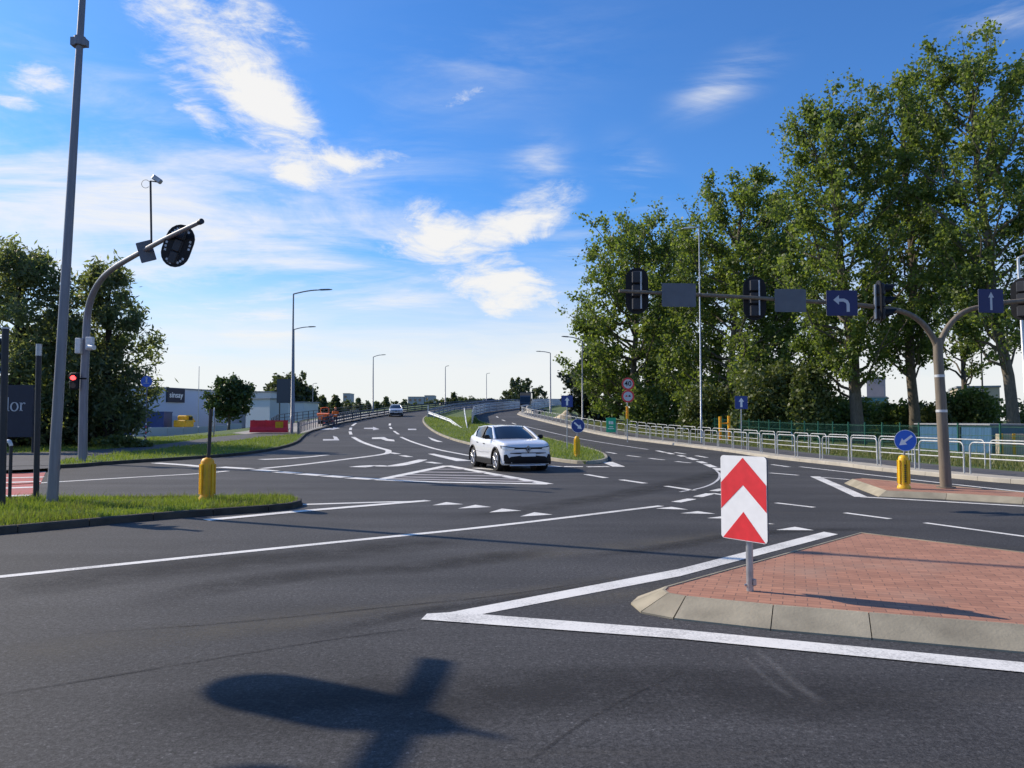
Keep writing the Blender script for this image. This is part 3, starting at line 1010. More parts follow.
# dust and tyre smears lying on the asphalt
def smear_mat(name, col, lo, hi, amt):
    m, nt, b = nodemat(name)
    N = nt.nodes.new; L = nt.links.new
    b.inputs['Base Color'].default_value = (*col, 1); b.inputs['Roughness'].default_value = .95
    tc = N('ShaderNodeTexCoord')
    n1 = N('ShaderNodeTexNoise'); n1.inputs['Scale'].default_value = 1.6; n1.inputs['Detail'].default_value = 8; n1.inputs['Roughness'].default_value = .75
    n2 = N('ShaderNodeTexNoise'); n2.inputs['Scale'].default_value = 40; n2.inputs['Detail'].default_value = 4
    L(tc.outputs['Object'], n1.inputs['Vector']); L(tc.outputs['Object'], n2.inputs['Vector'])
    ad = N('ShaderNodeMath'); ad.operation = 'MULTIPLY_ADD'; ad.inputs[1].default_value = .6
    L(n2.outputs['Fac'], ad.inputs[0]); L(n1.outputs['Fac'], ad.inputs[2])
    at_ = N('ShaderNodeAttribute'); at_.attribute_name = 'fade'
    mr = N('ShaderNodeMapRange'); mr.inputs['From Min'].default_value = lo; mr.inputs['From Max'].default_value = hi; mr.inputs['To Max'].default_value = amt
    L(ad.outputs[0], mr.inputs[0])
    mu = N('ShaderNodeMath'); mu.operation = 'MULTIPLY'; L(mr.outputs[0], mu.inputs[0]); L(at_.outputs['Fac'], mu.inputs[1])
    L(mu.outputs[0], b.inputs['Alpha'])
    return m


M['dust'] = smear_mat('road_dust', (.17, .155, .125), .62, 1.0, .5)
M['dust_pale'] = smear_mat('pale_scrape', (.34, .33, .32), .6, 1.05, .35)
M['tyre_mark'] = smear_mat('tyre_smear', (.022, .022, .024), .6, .95, .75)


def smear(px, w, m, dz):
    P = resample(catmull(GW(px), 5), .4)
    n = len(P); vs = []; fd = []
    K = 6
    for i, p in enumerate(P):
        a = P[max(0, i - 1)]; b = P[min(n - 1, i + 1)]
        t = Vector((b.x - a.x, b.y - a.y)).normalized()
        e = min(1, i / (n * .2 + 1e-6), (n - 1 - i) / (n * .2 + 1e-6))
        for k in range(K + 1):
            s_ = k / K - .5
            x, y = p.x + t.y * s_ * w, p.y - t.x * s_ * w
            vs.append((x, y, H(y) + dz)); fd.append(max(0, e) * (1 - abs(2 * s_)) ** .8)
    mb = MB(M[m]); mb.add(vs, [(i * (K + 1) + k, i * (K + 1) + k + 1, (i + 1) * (K + 1) + k + 1, (i + 1) * (K + 1) + k) for i in range(n - 1) for k in range(K)])
    o = mb.build('dirt_streak', road)
    ca = o.data.attributes.new('fade', 'FLOAT', 'POINT'); ca.data.foreach_set('value', fd)
    return o


smear([(150, 640), (260, 627), (350, 614), (450, 600), (560, 588), (660, 567)], .55, 'dust', .0022)
smear([(-40, 668), (90, 645), (230, 628), (380, 606)], .9, 'dust', .0018)
smear([(540, 604), (600, 598), (650, 590), (700, 575)], .7, 'dust', .0026)
smear([(440, 560), (560, 552), (680, 541), (760, 530)], 1.0, 'dust', .0016)
smear([(120, 610), (230, 585), (330, 572), (430, 566), (560, 548)], .8, 'tyre_mark', .0030)
smear([(300, 640), (420, 612), (520, 598), (640, 578)], .3, 'tyre_mark', .0033)
smear([(-60, 600), (120, 575), (300, 556), (500, 536)], 1.3, 'tyre_mark', .0014)
smear([(560, 560), (660, 548), (760, 533), (900, 528)], .5, 'tyre_mark', .0028)
smear([(420, 520), (560, 505), (700, 478), (760, 460)], 1.2, 'tyre_mark', .0013)
smear([(100, 720), (400, 700), (700, 690), (1050, 720)], 1.1, 'tyre_mark', .0012)
smear([(80, 634), (240, 622), (400, 606), (520, 593), (650, 572)], .07, 'tyre_mark', .0038)
smear([(-60, 705), (160, 668), (330, 640), (430, 627)], .05, 'tyre_mark', .0039)
smear([(520, 768), (600, 712), (690, 668)], .04, 'tyre_mark', .0037)
smear([(752, 648), (775, 666), (800, 688), (828, 706)], .10, 'dust_pale', .0034)
smear([(742, 655), (770, 682), (795, 700)], .06, 'dust_pale', .0036)

# ------------------------------------------------------------------ foliage
def leaf_mesh(name, centers, sizes, m, parent, elong=1.5, flat=0.0, rg=None):
    """many separate leaf faces (bent diamonds) at the given places"""
    rg = rg or rng
    n = len(centers)
    c = np.asarray(centers, float)
    nr = rg.normal(size=(n, 3)); nr[:, 2] += flat
    nr /= np.linalg.norm(nr, axis=1, keepdims=True)
    t = rg.normal(size=(n, 3)); t -= nr * np.sum(t * nr, axis=1, keepdims=True)
    t /= np.linalg.norm(t, axis=1, keepdims=True)
    b = np.cross(nr, t)
    s = np.asarray(sizes, float)[:, None]
    l, w = s * elong * .5, s * .5
    fold = s * .12 * rg.normal(size=(n, 1))
    v = np.stack([c - t * l, c + b * w + nr * fold, c + t * l, c - b * w + nr * fold], 1).reshape(-1, 3)
    me = bpy.data.meshes.new(name)
    me.vertices.add(4 * n); me.vertices.foreach_set('co', v.ravel())
    me.loops.add(4 * n); me.loops.foreach_set('vertex_index', np.arange(4 * n))
    me.polygons.add(n); me.polygons.foreach_set('loop_start', np.arange(0, 4 * n, 4))
    me.materials.append(m)
    me.update(); me.validate()
    o = bpy.data.objects.new(name, me); COL.objects.link(o)
    if parent: o.parent = parent
    return o


def make_tree(name, label, base, height, prof, leaf, nleaf, lsize=.22, bark='bark', trunk_r=.28, limbs=34, upright=.75, lean=(0, 0), group=None,
              crown0=.12, clump=.75, elong=1.35, seed=1, droop=0.0, cat='tree', bulge=(0, 0), open_=.0):
    """tapered trunk, limbs reaching to the crown outline prof [(t, radius m)], leaves clumped along the twigs"""
    rg = np.random.default_rng(seed)
    if name == 'poplar_tree': nleaf = int(nleaf * .92); lsize *= .80; clump *= .86; height *= 1.10; limbs = int(limbs * 1.08); prof = [(t_, r_ * (1.12 if t_ < .8 else 1.4)) for t_, r_ in prof]
    if name == 'willow_tree': nleaf = int(nleaf * .85); lsize *= .62; elong = 3.2; clump *= 1.0
    root = thing(name, label, cat, base, group=group)
    tm = MB(M[bark])
    K = 12
    wob = rg.normal(size=(K + 1, 2)) * .012 * height; wob[0] = 0; wob = np.cumsum(wob * .35, axis=0)
    tp = [Vector((lean[0] * (i / K) ** 1.0 + wob[i, 0], lean[1] * (i / K) + wob[i, 1], height * .90 * i / K)) for i in range(K + 1)]
    tr = [trunk_r * (1 - i / K) ** .8 + .02 for i in range(K + 1)]
    tr[0] *= 1.25
    tm.tube(tp[:-2], tr[:-2], 9)
    def axis(t):
        f = min(K - 1e-6, max(0, t * K)); i = int(f)
        return tp[i].lerp(tp[i + 1], f - i)
    ts = np.array([p[0] for p in prof]); rs = np.array([p[1] for p in prof])
    tips = []      # (point, weight)
    ga = rg.uniform(0, 6.28)
    for k in range(limbs):
        t0 = crown0 + (1 - crown0) * ((k + rg.uniform(0, .9)) / limbs) ** 1.05 * .93
        ga += 2.4 + rg.normal() * .35
        p0 = axis(max(.04, t0 - .10 * upright))
        r_env = np.interp(t0 + .02, ts, rs) * rg.uniform(.72, 1.08)
        if rg.random() < open_: r_env *= .5
        dz = r_env * upright * rg.uniform(.5, 1.1)
        end = axis(min(1, t0)) + Vector((math.cos(ga) * r_env + bulge[0] * r_env * .2, math.sin(ga) * r_env, dz * .6 - droop * r_env))
        if end.z > height: end.z = height - rg.uniform(0, .5)
        L_ = (end - p0).length
        q = []
        n = 5
        for i in range(n + 1):
            s = i / n
            pp = p0.lerp(end, s)
            pp.z += math.sin(s * math.pi) * (-.10 * L_ * upright + droop * L_ * .25)
            pp += Vector(rg.normal(size=3)) * .03 * L_ * (s > 0)
            q.append(pp)
        r0 = max(.025, min(trunk_r * .5, .018 * L_ + .02)) * (1 - .4 * t0)
        tm.tube(q, [r0 * (1 - .85 * i / n) + .006 for i in range(n + 1)], 5, caps=False)
        # twigs
        nt = int(5 + L_ * 1.6)
        for j in range(nt):
            s = rg.uniform(.28, 1.0)
            f = s * n; i = min(n - 1, int(f)); a = q[i].lerp(q[i + 1], f - i)
            ln = rg.uniform(.35, .95) * min(2.2, .35 * L_ + .5) * clump
            dv = Vector(rg.normal(size=3)); dv.normalize(); dv += (end - p0).normalized() * .6 + Vector((0, 0, .45 * upright - droop))
            dv.normalize()
            b = a + dv * ln
            if ln > .5 and rg.random() < .6: tm.tube([a, b], [.014, .006], 3, caps=False)
            tips.append((a, b))
    tm.build('trunk', root)
    nt = len(tips)
    w = rg.gamma(.75, 1.0, size=nt)
    idx = rg.choice(nt, size=nleaf, p=w / w.sum())
    A = np.array([list(a) for a, b in tips]); B = np.array([list(b) for a, b in tips])
    u = rg.uniform(.25, 1.15, size=(nleaf, 1))
    c = A[idx] * (1 - u) + B[idx] * u + rg.normal(size=(nleaf, 3)) * (.30 * clump)
    c[:, 2] -= np.abs(rg.normal(size=nleaf)) * droop * .8
    sz = lsize * rg.uniform(.6, 1.3, size=nleaf)
    leaf_mesh('crown', c, sz, M[leaf], root, elong, rg=rg)
    return root


def make_shrub(name, label, base, rx, ry, rz, leaf, nleaf, lsize=.12, group=None, seed=1, lobes=14, cat='shrub'):
    rg = np.random.default_rng(seed)
    root = thing(name, label, cat, base, group=group)
    tm = MB(M['bark_dark'])
    cs = []
    for i in range(lobes):
        a = rg.uniform(0, 6.28); rr = math.sqrt(rg.uniform(0, 1)) * .75; zz = rg.uniform(.15, .85)
        k = math.sqrt(max(.05, 1 - (zz - .3) ** 2 * 1.3))
        c = Vector((math.cos(a) * rr * rx * k, math.sin(a) * rr * ry * k, zz * rz))
        cs.append(c)
        tm.tube([Vector((c.x * .2, c.y * .2, 0)), Vector((c.x * .6, c.y * .6, c.z * .6)), c], [.04, .025, .008], 4, caps=False)
    tm.build('stem', root)
    cs = np.array([list(c) for c in cs])
    idx = rg.integers(0, lobes, nleaf)
    dirs = rg.normal(size=(nleaf, 3)); dirs /= np.linalg.norm(dirs, axis=1, keepdims=True)
    rad = rg.uniform(.35, 1.0, size=(nleaf, 1)) ** .6
    p = cs[idx] + dirs * rad * np.array([rx * .38, ry * .38, rz * .30]) * rg.uniform(.75, 1.2, size=(nleaf, 1))
    p[:, 2] = np.abs(p[:, 2])
    leaf_mesh('foliage', p, lsize * rg.uniform(.6, 1.3, size=nleaf), M[leaf], root, 1.5, rg=rg)
    return root


def gbase(x, y):
    return Vector((x, y, HG(x, y) - .05))


def at(px, d):
    return gbase((px - 512) / FPX * d, d)


def hgt(py, d, b):
    return EYE + (420 - py) / FPX * d - b.z

# tall poplars on the right
PG = 'tall poplars behind the green fence'
b = at(632, 76)
make_tree('poplar_tree', 'broad bushy poplar furthest left of the row, beside the dark pine', b, hgt(207, 76, b), [(0, 2.5), (.12, 5.2), (.3, 6.3), (.5, 6.2), (.7, 5.2), (.86, 3.6), (1, .8)], 'leaf_poplar', 38000, .30, trunk_r=.35, limbs=64, upright=.8, group=PG, seed=11, crown0=.06, clump=1.1)
b = at(722, 66)
make_tree('poplar_tree', 'second poplar from the left, its top leaning above the thin lamp post', b, hgt(158, 66, b), [(0, 2), (.14, 4.6), (.35, 5.4), (.6, 4.8), (.8, 3.2), (1, .6)], 'leaf_poplar', 34000, .27, trunk_r=.32, limbs=52, upright=.9, lean=(2.4, 0), group=PG, seed=12, crown0=.08, clump=1.05)
b = at(858, 53)
make_tree('poplar_tree', 'tall dark trunked poplar directly above the blue left turn sign', b, hgt(66, 53, b), [(0, 1.5), (.15, 3.2), (.33, 4.7), (.55, 4.6), (.72, 3.3), (.86, 2.1), (1, .5)], 'leaf_poplar', 34000, .235, trunk_r=.42, limbs=58, upright=.95, lean=(-2.9, 0), group=PG, seed=13, crown0=.2, clump=.95)
b = at(915, 56)
make_tree('poplar_tree', 'slim tall poplar rising right behind the forked signal mast', b, hgt(52, 56, b), [(0, 1), (.18, 2.2), (.4, 3.0), (.65, 2.9), (.85, 1.9), (1, .4)], 'leaf_poplar_b', 27000, .235, trunk_r=.36, limbs=50, upright=1.0, lean=(-.6, 0), group=PG, seed=14, crown0=.24, clump=.95)
b = at(1014, 47)
make_tree('poplar_tree', 'tallest poplar with a leaning trunk above the straight ahead sign', b, hgt(8, 47, b), [(0, 1), (.2, 2.4), (.42, 3.6), (.65, 3.9), (.85, 2.8), (1, .6)], 'leaf_poplar', 32000, .22, trunk_r=.34, limbs=56, upright=1.0, lean=(-2.2, 0), group=PG, seed=15, crown0=.26, clump=.9)
b = at(1085, 50)
make_tree('poplar_tree', 'poplar half cut off by the right edge of the photo', b, hgt(-20, 50, b), [(0, 1), (.2, 3.2), (.42, 4.2), (.7, 3.8), (1, .6)], 'leaf_poplar_b', 20000, .23, trunk_r=.34, limbs=46, upright=1.0, group=PG, seed=16, crown0=.2)
b = at(785, 72)
make_tree('poplar_tree', 'full poplar standing behind and left of the tall dark trunked one', b, hgt(185, 72, b), [(0, 2), (.12, 4), (.4, 5.0), (.7, 3.6), (1, .6)], 'leaf_poplar_b', 28000, .29, trunk_r=.3, limbs=46, upright=.85, group=PG, seed=17, crown0=.05, clump=1.05)
b = at(962, 74)
make_tree('poplar_tree', 'distant thin poplar seen through the gap right of the forked mast', b, hgt(205, 74, b), [(0, 2), (.2, 3.2), (.5, 3.6), (.8, 2.5), (1, .6)], 'leaf_poplar_b', 13000, .27, trunk_r=.25, limbs=36, upright=.9, group=PG, seed=18, crown0=.3)
b = at(678, 84)
make_tree('poplar_tree', 'rounded poplar standing behind the thin lamp post', b, hgt(222, 84, b), [(0, 2), (.12, 4.2), (.4, 4.8), (.7, 3.8), (1, .7)], 'leaf_poplar_b', 20000, .31, trunk_r=.28, limbs=42, upright=.85, group=PG, seed=19, crown0=.05, clump=1.05)

# dark loose pine by the bridge
b = at(596, 88)
pine = make_tree('pine_tree', 'dark loose pine in front of the bridge, left of the poplars', b, hgt(334, 88, b), [(0, 3.2), (.3, 4.0), (.55, 3.4), (.8, 2.0), (1, .4)], 'needle', 9000, .34, bark='bark_dark', trunk_r=.22, limbs=30, upright=.25, seed=21, crown0=.06, clump=.8, open_=.25, elong=1.8)

SG = 'bushes below the poplars'
for i, (px, d, rx, rz, lf, n, lab) in enumerate([
        (706, 62, 2.6, 3.8, 'leaf_shrub', 6000, 'pale leafy bush under the poplars by the yellow posts'),
        (765, 57, 2.8, 5.6, 'leaf_shrub', 9000, 'tall light green bush right of the single lane arrow sign'),
        (806, 55, 2.4, 5.2, 'leaf_shrub', 8000, 'light green bush between the chevron board and the forked mast'),
        (655, 70, 3.2, 4.6, 'leaf_poplar_b', 7000, 'dark green bush behind the speed limit signs'),
        (842, 64, 2.8, 3.6, 'leaf_poplar_b', 6000, 'shaded bush behind the trunk under the left turn sign'),
        (970, 58, 2.6, 3.8, 'leaf_poplar_b', 6000, 'bush above the blue corrugated shed'),
        (868, 78, 3.0, 4.0, 'leaf_shrub', 5000, 'pale distant bush below the pinkish block'),
        (893, 60, 2.0, 3.0, 'leaf_poplar_b', 4000, 'low bush just left of the forked signal mast'),
        (935, 58, 2.2, 3.0, 'leaf_shrub', 6500, 'bush with pale leaves directly behind the forked mast'),
        (735, 75, 3.4, 6.0, 'leaf_poplar_b', 7000, 'shaded tall bush behind the single lane arrow sign'),
        (1040, 52, 2.4, 3.0, 'leaf_poplar_b', 5000, 'bush at the right edge behind the leaning trunk')]):
    make_shrub('shrub', lab, at(px, d), rx, rx, rz, lf, n, .2, SG, 40 + i, 20)

# willows on the left (against the light)
WG = 'dark willows beside the side road'
b = at(12, 44)
make_tree('willow_tree', 'dark willow cut off by the left edge behind the two posts', b, hgt(212, 44, b), [(0, 2.5), (.15, 3.4), (.4, 4.0), (.7, 3.2), (.9, 1.9), (1, .6)], 'leaf_willow', 24000, .2, bark='bark_dark', trunk_r=.35, limbs=50, upright=.6, group=WG, seed=31, crown0=.08, elong=2.4, droop=.18, clump=1.0)
b = at(108, 46)
make_tree('willow_tree', 'dark willow with a thin airy top behind the curved signal mast', b, hgt(232, 46, b), [(0, 2.2), (.15, 2.6), (.4, 3.2), (.6, 2.6), (.72, 1.6), (.9, 1.2), (1, .5)], 'leaf_willow', 15500, .2, bark='bark_dark', trunk_r=.3, limbs=46, upright=.55, group=WG, seed=32, crown0=.1, elong=2.4, droop=.2, clump=.85, open_=.3)
b = at(62, 52)
make_tree('willow_tree', 'lower dark willow filling the gap between its two neighbours', b, hgt(292, 52, b), [(0, 2.2), (.2, 3.2), (.5, 3.6), (.8, 2.3), (1, .6)], 'leaf_willow', 14000, .22, bark='bark_dark', trunk_r=.3, limbs=40, upright=.6, group=WG, seed=33, crown0=.05, elong=2.2, droop=.15)
HGp = 'dark bushes at the foot of the willows'
for i, (px, d, rx, rz, lf, n, lab) in enumerate([
        (99, 48, 1.7, 4.0, 'leaf_dark', 6000, 'dense dark bush directly right of the curved mast foot'),
        (72, 47, 2.4, 3.6, 'leaf_dark', 6500, 'dark bush behind the red pedestrian light'),
        (20, 45, 2.6, 1.8, 'leaf_dark', 4500, 'low dark bush below the lettered navy board'),
        (45, 52, 3.0, 4.5, 'leaf_dark', 6000, 'dark bush behind the right end of the lettered board'),
        (119, 44, 1.7, .75, 'leaf_shrub', 3500, 'low pale green weeds beside the path left of the blue round sign')]):
    make_shrub('shrub', lab, gbase((px - 512) / FPX * d, d), rx, rx, rz, lf, n, .17, HGp, 60 + i, 18)

# small round street tree and the big dark one behind
b = at(229, 82)
make_tree('street_tree', 'small round dark green tree beside the pale warehouse', b, hgt(374, 82, b), [(0, .6), (.3, 1.7), (.55, 2.1), (.8, 1.7), (1, .6)], 'leaf_round', 9000, .24, trunk_r=.12, limbs=30, upright=.6, seed=35, crown0=.28, clump=.8)
b = at(288, 170)
make_tree('broadleaf_tree', 'big dark tree behind the slate billboard near the double lamp', b, hgt(373, 170, b), [(0, 3), (.3, 5.2), (.6, 5.2), (.85, 3.4), (1, 1)], 'leaf_dark', 15000, .6, bark='bark_dark', trunk_r=.4, limbs=46, upright=.6, seed=36, crown0=.12, clump=1.3)

# distant trees along the bridge skyline
FGp = 'distant trees beyond the bridge'
far = [(321.5, 391, 190, 2.6, 'conifer'), (336, 391, 195, 2.6, 'conifer'), (358, 395, 230, 2.4, 'conifer'), (368, 396.5, 240, 2.4, 'conifer'), (377, 397, 250, 2.6, 'conifer'), (386, 392, 250, 1.8, 'conifer'),
       (398, 398, 280, 4.0, 'round'), (454, 389.5, 250, 2.0, 'conifer'), (465, 396.3, 280, 4.0, 'round'), (474, 398.5, 285, 2.6, 'round'), (442, 399, 300, 4, 'round'),
       (509, 388, 240, 2.4, 'round'), (516, 374, 235, 2.6, 'round'), (526, 374, 240, 3.0, 'round'), (539, 383.5, 245, 2.6, 'round'), (492, 397, 260, 2, 'round'), (352, 398, 260, 4.5, 'round'), (411, 400, 300, 4.5, 'round'), (310, 399, 240, 3.5, 'round')]
rt_ = np.random.default_rng(77)
low = []
for k_ in range(26):
    px_ = 318 + k_ * 7.4 + rt_.uniform(-2, 2)
    d_2 = rt_.uniform(255, 330)
    low.append((round(px_, 1), 401 - rt_.uniform(0, 3.2), d_2, rt_.uniform(2.6, 4.6), 'low'))
far += low
far_lab = {321.5: 'dark conifer just left of the roadworker', 336: 'dark conifer just right of the roadworker', 358: 'small dark conifer left of the lamp on the bridge', 368: 'narrow dark conifer touching the bridge lamp post', 377: 'narrow dark conifer just right of the bridge lamp post', 386: 'spiky conifer above the small oncoming car',
           398: 'low round tree right above the small oncoming car', 454: 'lone pointed conifer above the median barriers', 465: 'low round tree right of the lone pointed conifer', 474: 'tiny round tree right of the pair near the lone conifer', 442: 'low round tree left of the lone pointed conifer',
           509: 'low pale tree at the left of the clump behind the lorry', 516: 'tall left half of the tree clump behind the lorry', 526: 'tall tree standing right behind the lorry', 539: 'rounded tree at the right of the clump behind the lorry', 492: 'tiny round tree above the right bridge barrier', 352: 'low broad tree between the conifers left of the bridge lamp', 411: 'low broad tree left of the pale far blocks', 310: 'low broad tree right of the double lamp post'}
for i, (px, py, d, w, kd) in enumerate(far):
    x = (px - 512) / FPX * d
    zb = HG(x, d) - 3.0 * (d > 230)
    b = Vector((x, d, zb))
    h = EYE + (420 - py) / FPX * d - zb
    pr = [(0, w), (.25, w), (.6, w * .55), (1, .1)] if kd == 'conifer' else [(0, w * .7), (.3, w), (.65, w * .95), (.9, w * .55), (1, w * .15)]
    make_tree('conifer_tree' if kd == 'conifer' else 'broadleaf_tree', far_lab.get(px, 'low distant tree in the continuous green line beyond the ramp barriers'), b, h, pr, 'leaf_far' if d > 225 else 'leaf_dark', 1800, .55 if kd == 'conifer' else .62, bark='bark_dark', trunk_r=.2, limbs=22, upright=.2 if kd == 'conifer' else .7, group=FGp, seed=70 + i, crown0=.05, clump=.9) if kd != 'low' else make_tree('broadleaf_tree', 'low distant tree in the continuous green line beyond the ramp barriers', b, h, pr, 'leaf_far', 1500, .75, bark='bark_dark', trunk_r=.2, limbs=20, upright=.6, group='low tree line beyond the ramp', seed=170 + i, crown0=.05, clump=1.1)


def grass(name, label, poly_pts, n, h, w, dz, m, parent=None, hf=None, keep=None, seed=3):
    """grass blades over a plan polygon"""
    rg = np.random.default_rng(seed)
    P = np.array([[p.x, p.y] for p in poly_pts])
    lo, hi = P.min(0), P.max(0)
    out = []
    cnt = 0
    while cnt < n:
        q = rg.uniform(lo, hi, size=(n * 2, 2))
        ins = np.zeros(len(q), bool)
        j = len(P) - 1
        for i in range(len(P)):
            xi, yi = P[i]; xj, yj = P[j]
            cond = ((yi > q[:, 1]) != (yj > q[:, 1])) & (q[:, 0] < (xj - xi) * (q[:, 1] - yi) / (yj - yi + 1e-12) + xi)
            ins ^= cond
            j = i
        if keep is not None: ins &= keep(q)
        out.append(q[ins]); cnt += ins.sum()
    q = np.concatenate(out)[:n]
    z = np.array([(hf(a, b_) if hf else H(b_)) + dz for a, b_ in q])
    patch = .65 + .5 * np.sin(q[:, 0] * 1.7 + np.sin(q[:, 1] * 1.1) * 2) * np.sin(q[:, 1] * 2.1 + 1) + .2
    hh = h * rg.gamma(4, .25, size=n) * np.clip(patch, .45, 1.3)
    az = rg.uniform(0, 6.283, n)
    d = np.stack([np.cos(az), np.sin(az)], 1)
    lean = rg.uniform(.05, .75, n)[:, None] * hh[:, None]
    la = rg.uniform(0, 6.283, n); ld = np.stack([np.cos(la), np.sin(la)], 1)
    base = np.concatenate([q, z[:, None]], 1)
    v0 = base.copy(); v0[:, :2] -= d * w / 2
    v1 = base.copy(); v1[:, :2] += d * w / 2
    mid = base.copy(); mid[:, :2] += ld * lean * .35; mid[:, 2] += hh * .6
    v2 = mid.copy(); v2[:, :2] += d * w * .35
    v3 = mid.copy(); v3[:, :2] -= d * w * .35
    tip = base.copy(); tip[:, :2] += ld * lean; tip[:, 2] += hh
    v = np.stack([v0, v1, v2, v3, tip], 1).reshape(-1, 3)
    me = bpy.data.meshes.new(name)
    me.vertices.add(5 * n); me.vertices.foreach_set('co', v.ravel())
    k = np.arange(n)[:, None] * 5
    li = np.concatenate([k + np.array([[0, 1, 2, 3]]), k + np.array([[3, 2, 4]])], 1)
    me.loops.add(7 * n); me.loops.foreach_set('vertex_index', li.ravel())
    ls = (np.arange(n)[:, None] * 7 + np.array([[0, 4]])).ravel()
    me.polygons.add(2 * n); me.polygons.foreach_set('loop_start', ls)
    me.materials.append(m); me.update(); me.validate()
    o = bpy.data.objects.new(name, me); COL.objects.link(o)
    return tag(o, label, 'grass', None, 'stuff')


NLin = offs(NL, -.11)
grass('grass', 'short bright grass on the near verge around the grey lamp mast', NLin, 46000, .062, .011, .1, M['blade'], seed=1, keep=lambda q: q[:, 0] > -14)
grass('grass', 'paler dry stems among the near verge grass', NLin, 9000, .085, .008, .1, M['blade_dry'], seed=9, keep=lambda q: (q[:, 0] > -14) & (np.sin(q[:, 0] * 2.3) + np.sin(q[:, 1] * 3.1 + 1) > .1))
ring_l = offs([p for p in KL if p.y < 61], -.2)
strip_l = ring_l + [Vector((-22.5, 61, 0)), Vector((-30, 52, 0)), Vector((-52, 40, 0))]
pathw = GW(path_px, .12)
PW = np.array([[p.x, p.y] for p in pathw])
def off_path(q):
    ins = np.zeros(len(q), bool); j = len(PW) - 1
    for i in range(len(PW)):
        xi, yi = PW[i]; xj, yj = PW[j]
        ins ^= ((yi > q[:, 1]) != (yj > q[:, 1])) & (q[:, 0] < (xj - xi) * (q[:, 1] - yi) / (yj - yi + 1e-12) + xi)
        j = i
    return ~ins & (q[:, 0] > -40)
grass('grass', 'mown grass strip along the far kerb and footpath', strip_l, 60000, .10, .022, .11, M['blade'], keep=off_path, seed=2)
grass('grass', 'sunlit grass on the pointed median beside the white car', offs(MED, -.2), 26000, .13, .022, .11, M['blade'], keep=lambda q: q[:, 1] < 95, seed=3)
A5 = [p for p in KRs if 14 < p.y < 80]
grass('grass', 'grass strip between the cycle path and the green fence', offs(A5, 3.0) + list(reversed(offs(A5, 8.0))), 36000, .17, .022, .11, M['blade_dry'], hf=lambda x, y: H(y) * (1 - sstep(16, 30, x)), seed=4)

# ------------------------------------------------------------------ lamps, masts and posts
def lamp_post(label, base, top, arm_dx, arm_rise, r0=.09, r1=.045, group='street lamps along the road', mt='lamp_grey', arm_dy=0.0, lum=.75, head='sign_back', name='street_lamp', curve=True):
    base = Vector(base); t = Vector(top) - base
    root = thing(name, label, 'street lamp', base, group=group)
    p = MB(M[mt])
    p.tube([(0, 0, 0), (0, 0, .02)], [r0 * 1.8, r0 * 1.8], 10)
    p.tube([(0, 0, 0), tuple(Vector(t) * .12), tuple(Vector(t) * .121), tuple(t)], [r0 * 1.2, r0 * 1.15, r0, r1], 10)
    p.box(Vector(t) * .08 + Vector((0, -r0 * 1.1, 0)), (.1, .02, .4))
    p.build('pole', root)
    a = MB(M[mt])
    L_ = math.hypot(arm_dx, arm_dy)
    n = 6
    pts = [t + Vector((arm_dx * s, arm_dy * s, arm_rise * (math.sin(s * math.pi / 2)))) for s in [i / n for i in range(n + 1)]]
    if L_ > .01:
        a.tube(pts, [r1 * .9] * n + [r1 * .7], 7)
        a.build('arm', root)
        u = Vector((arm_dx, arm_dy, arm_rise * .25)).normalized()
        e = pts[-1]
        h = MB(M[head])
        v = Vector((0, 0, 1)); w_ = u.cross(v).normalized(); v = w_.cross(u)
        # tapered flat luminaire
        vs = []
        for s, hw, hz in ((-.1, .05, .03), (.15, .14, .06), (lum * .75, .15, .05), (lum, .09, .02)):
            for sy, sz in ((-1, -.6), (1, -.6), (1, 1), (-1, 1)):
                vs.append(e + u * s + w_ * hw * sy + v * hz * sz)
        fs = [(3, 2, 1, 0), (12, 13, 14, 15)]
        for i in range(3):
            for k in range(4):
                fs.append((i * 4 + k, i * 4 + (k + 1) % 4, i * 4 + 4 + (k + 1) % 4, i * 4 + 4 + k))
        h.add(vs, fs)
        h.build('luminaire', root)
    return root


# near leaning mast on the left verge
mb_ = G(52, 503, .1)
mt_ = D(82.5, -2, mb_.y + .2)
mdir = (mt_ - mb_)
mast_top = mb_ + mdir * 1.25
root = thing('lamp_mast', 'tall tapered grey lamp mast standing on the near grass verge', 'lamp mast', mb_)
p = MB(M['pole_grey'])
mdl = mast_top - mb_
p.tube([(0, 0, -.05), mdl * .02, mdl * .5, mdl], [.106, .101, .078, .05], 12)
p.build('pole', root)
p = MB(M['pole_grey']); c = mdl * ((mb_.z * 0 + (D(77, 37, mb_.y).z - mb_.z) / mdl.z))
p.tube([c + Vector((0, 0, -.09)), c + Vector((0, 0, .09))], [.11, .11], 10)
p.box(c + Vector((-.1, 0, -.02)), (.1, .16, .16)); p.box(c + Vector((.11, 0, -.03)), (.08, .14, .14))
p.build('collar', root)
p = MB(M['galv']); p.tube([mdl, mdl + Vector((-.8, .3, .4)), mdl + Vector((-1.8, .6, .55))], [.055, .05, .04], 8); p.build('arm', root)
p = MB(M['sign_back']); p.box(mdl + Vector((-2.15, .72, .58)), (.8, .3, .1), rot=Matrix.Rotation(R(-18), 3, 'Z').to_4x4(), bevel=.03); p.build('luminaire', root)

LG = 'street lamps along the road'
def lamp_px(label, px, py_top, d, arm_px, arm_py, r0=.09, r1=.05, dxb=0, **k):
    x = (px - 512) / FPX * d
    top = D(px, py_top, d)
    bs = Vector((top.x + dxb, d, HG(x, d) + .1))
    e = D(arm_px, arm_py, d)
    lamp_post(label, bs, top, (e.x - top.x) * .75, e.z - top.z, r0, r1, LG, lum=abs(e.x - top.x) * .3 + .2, **k)


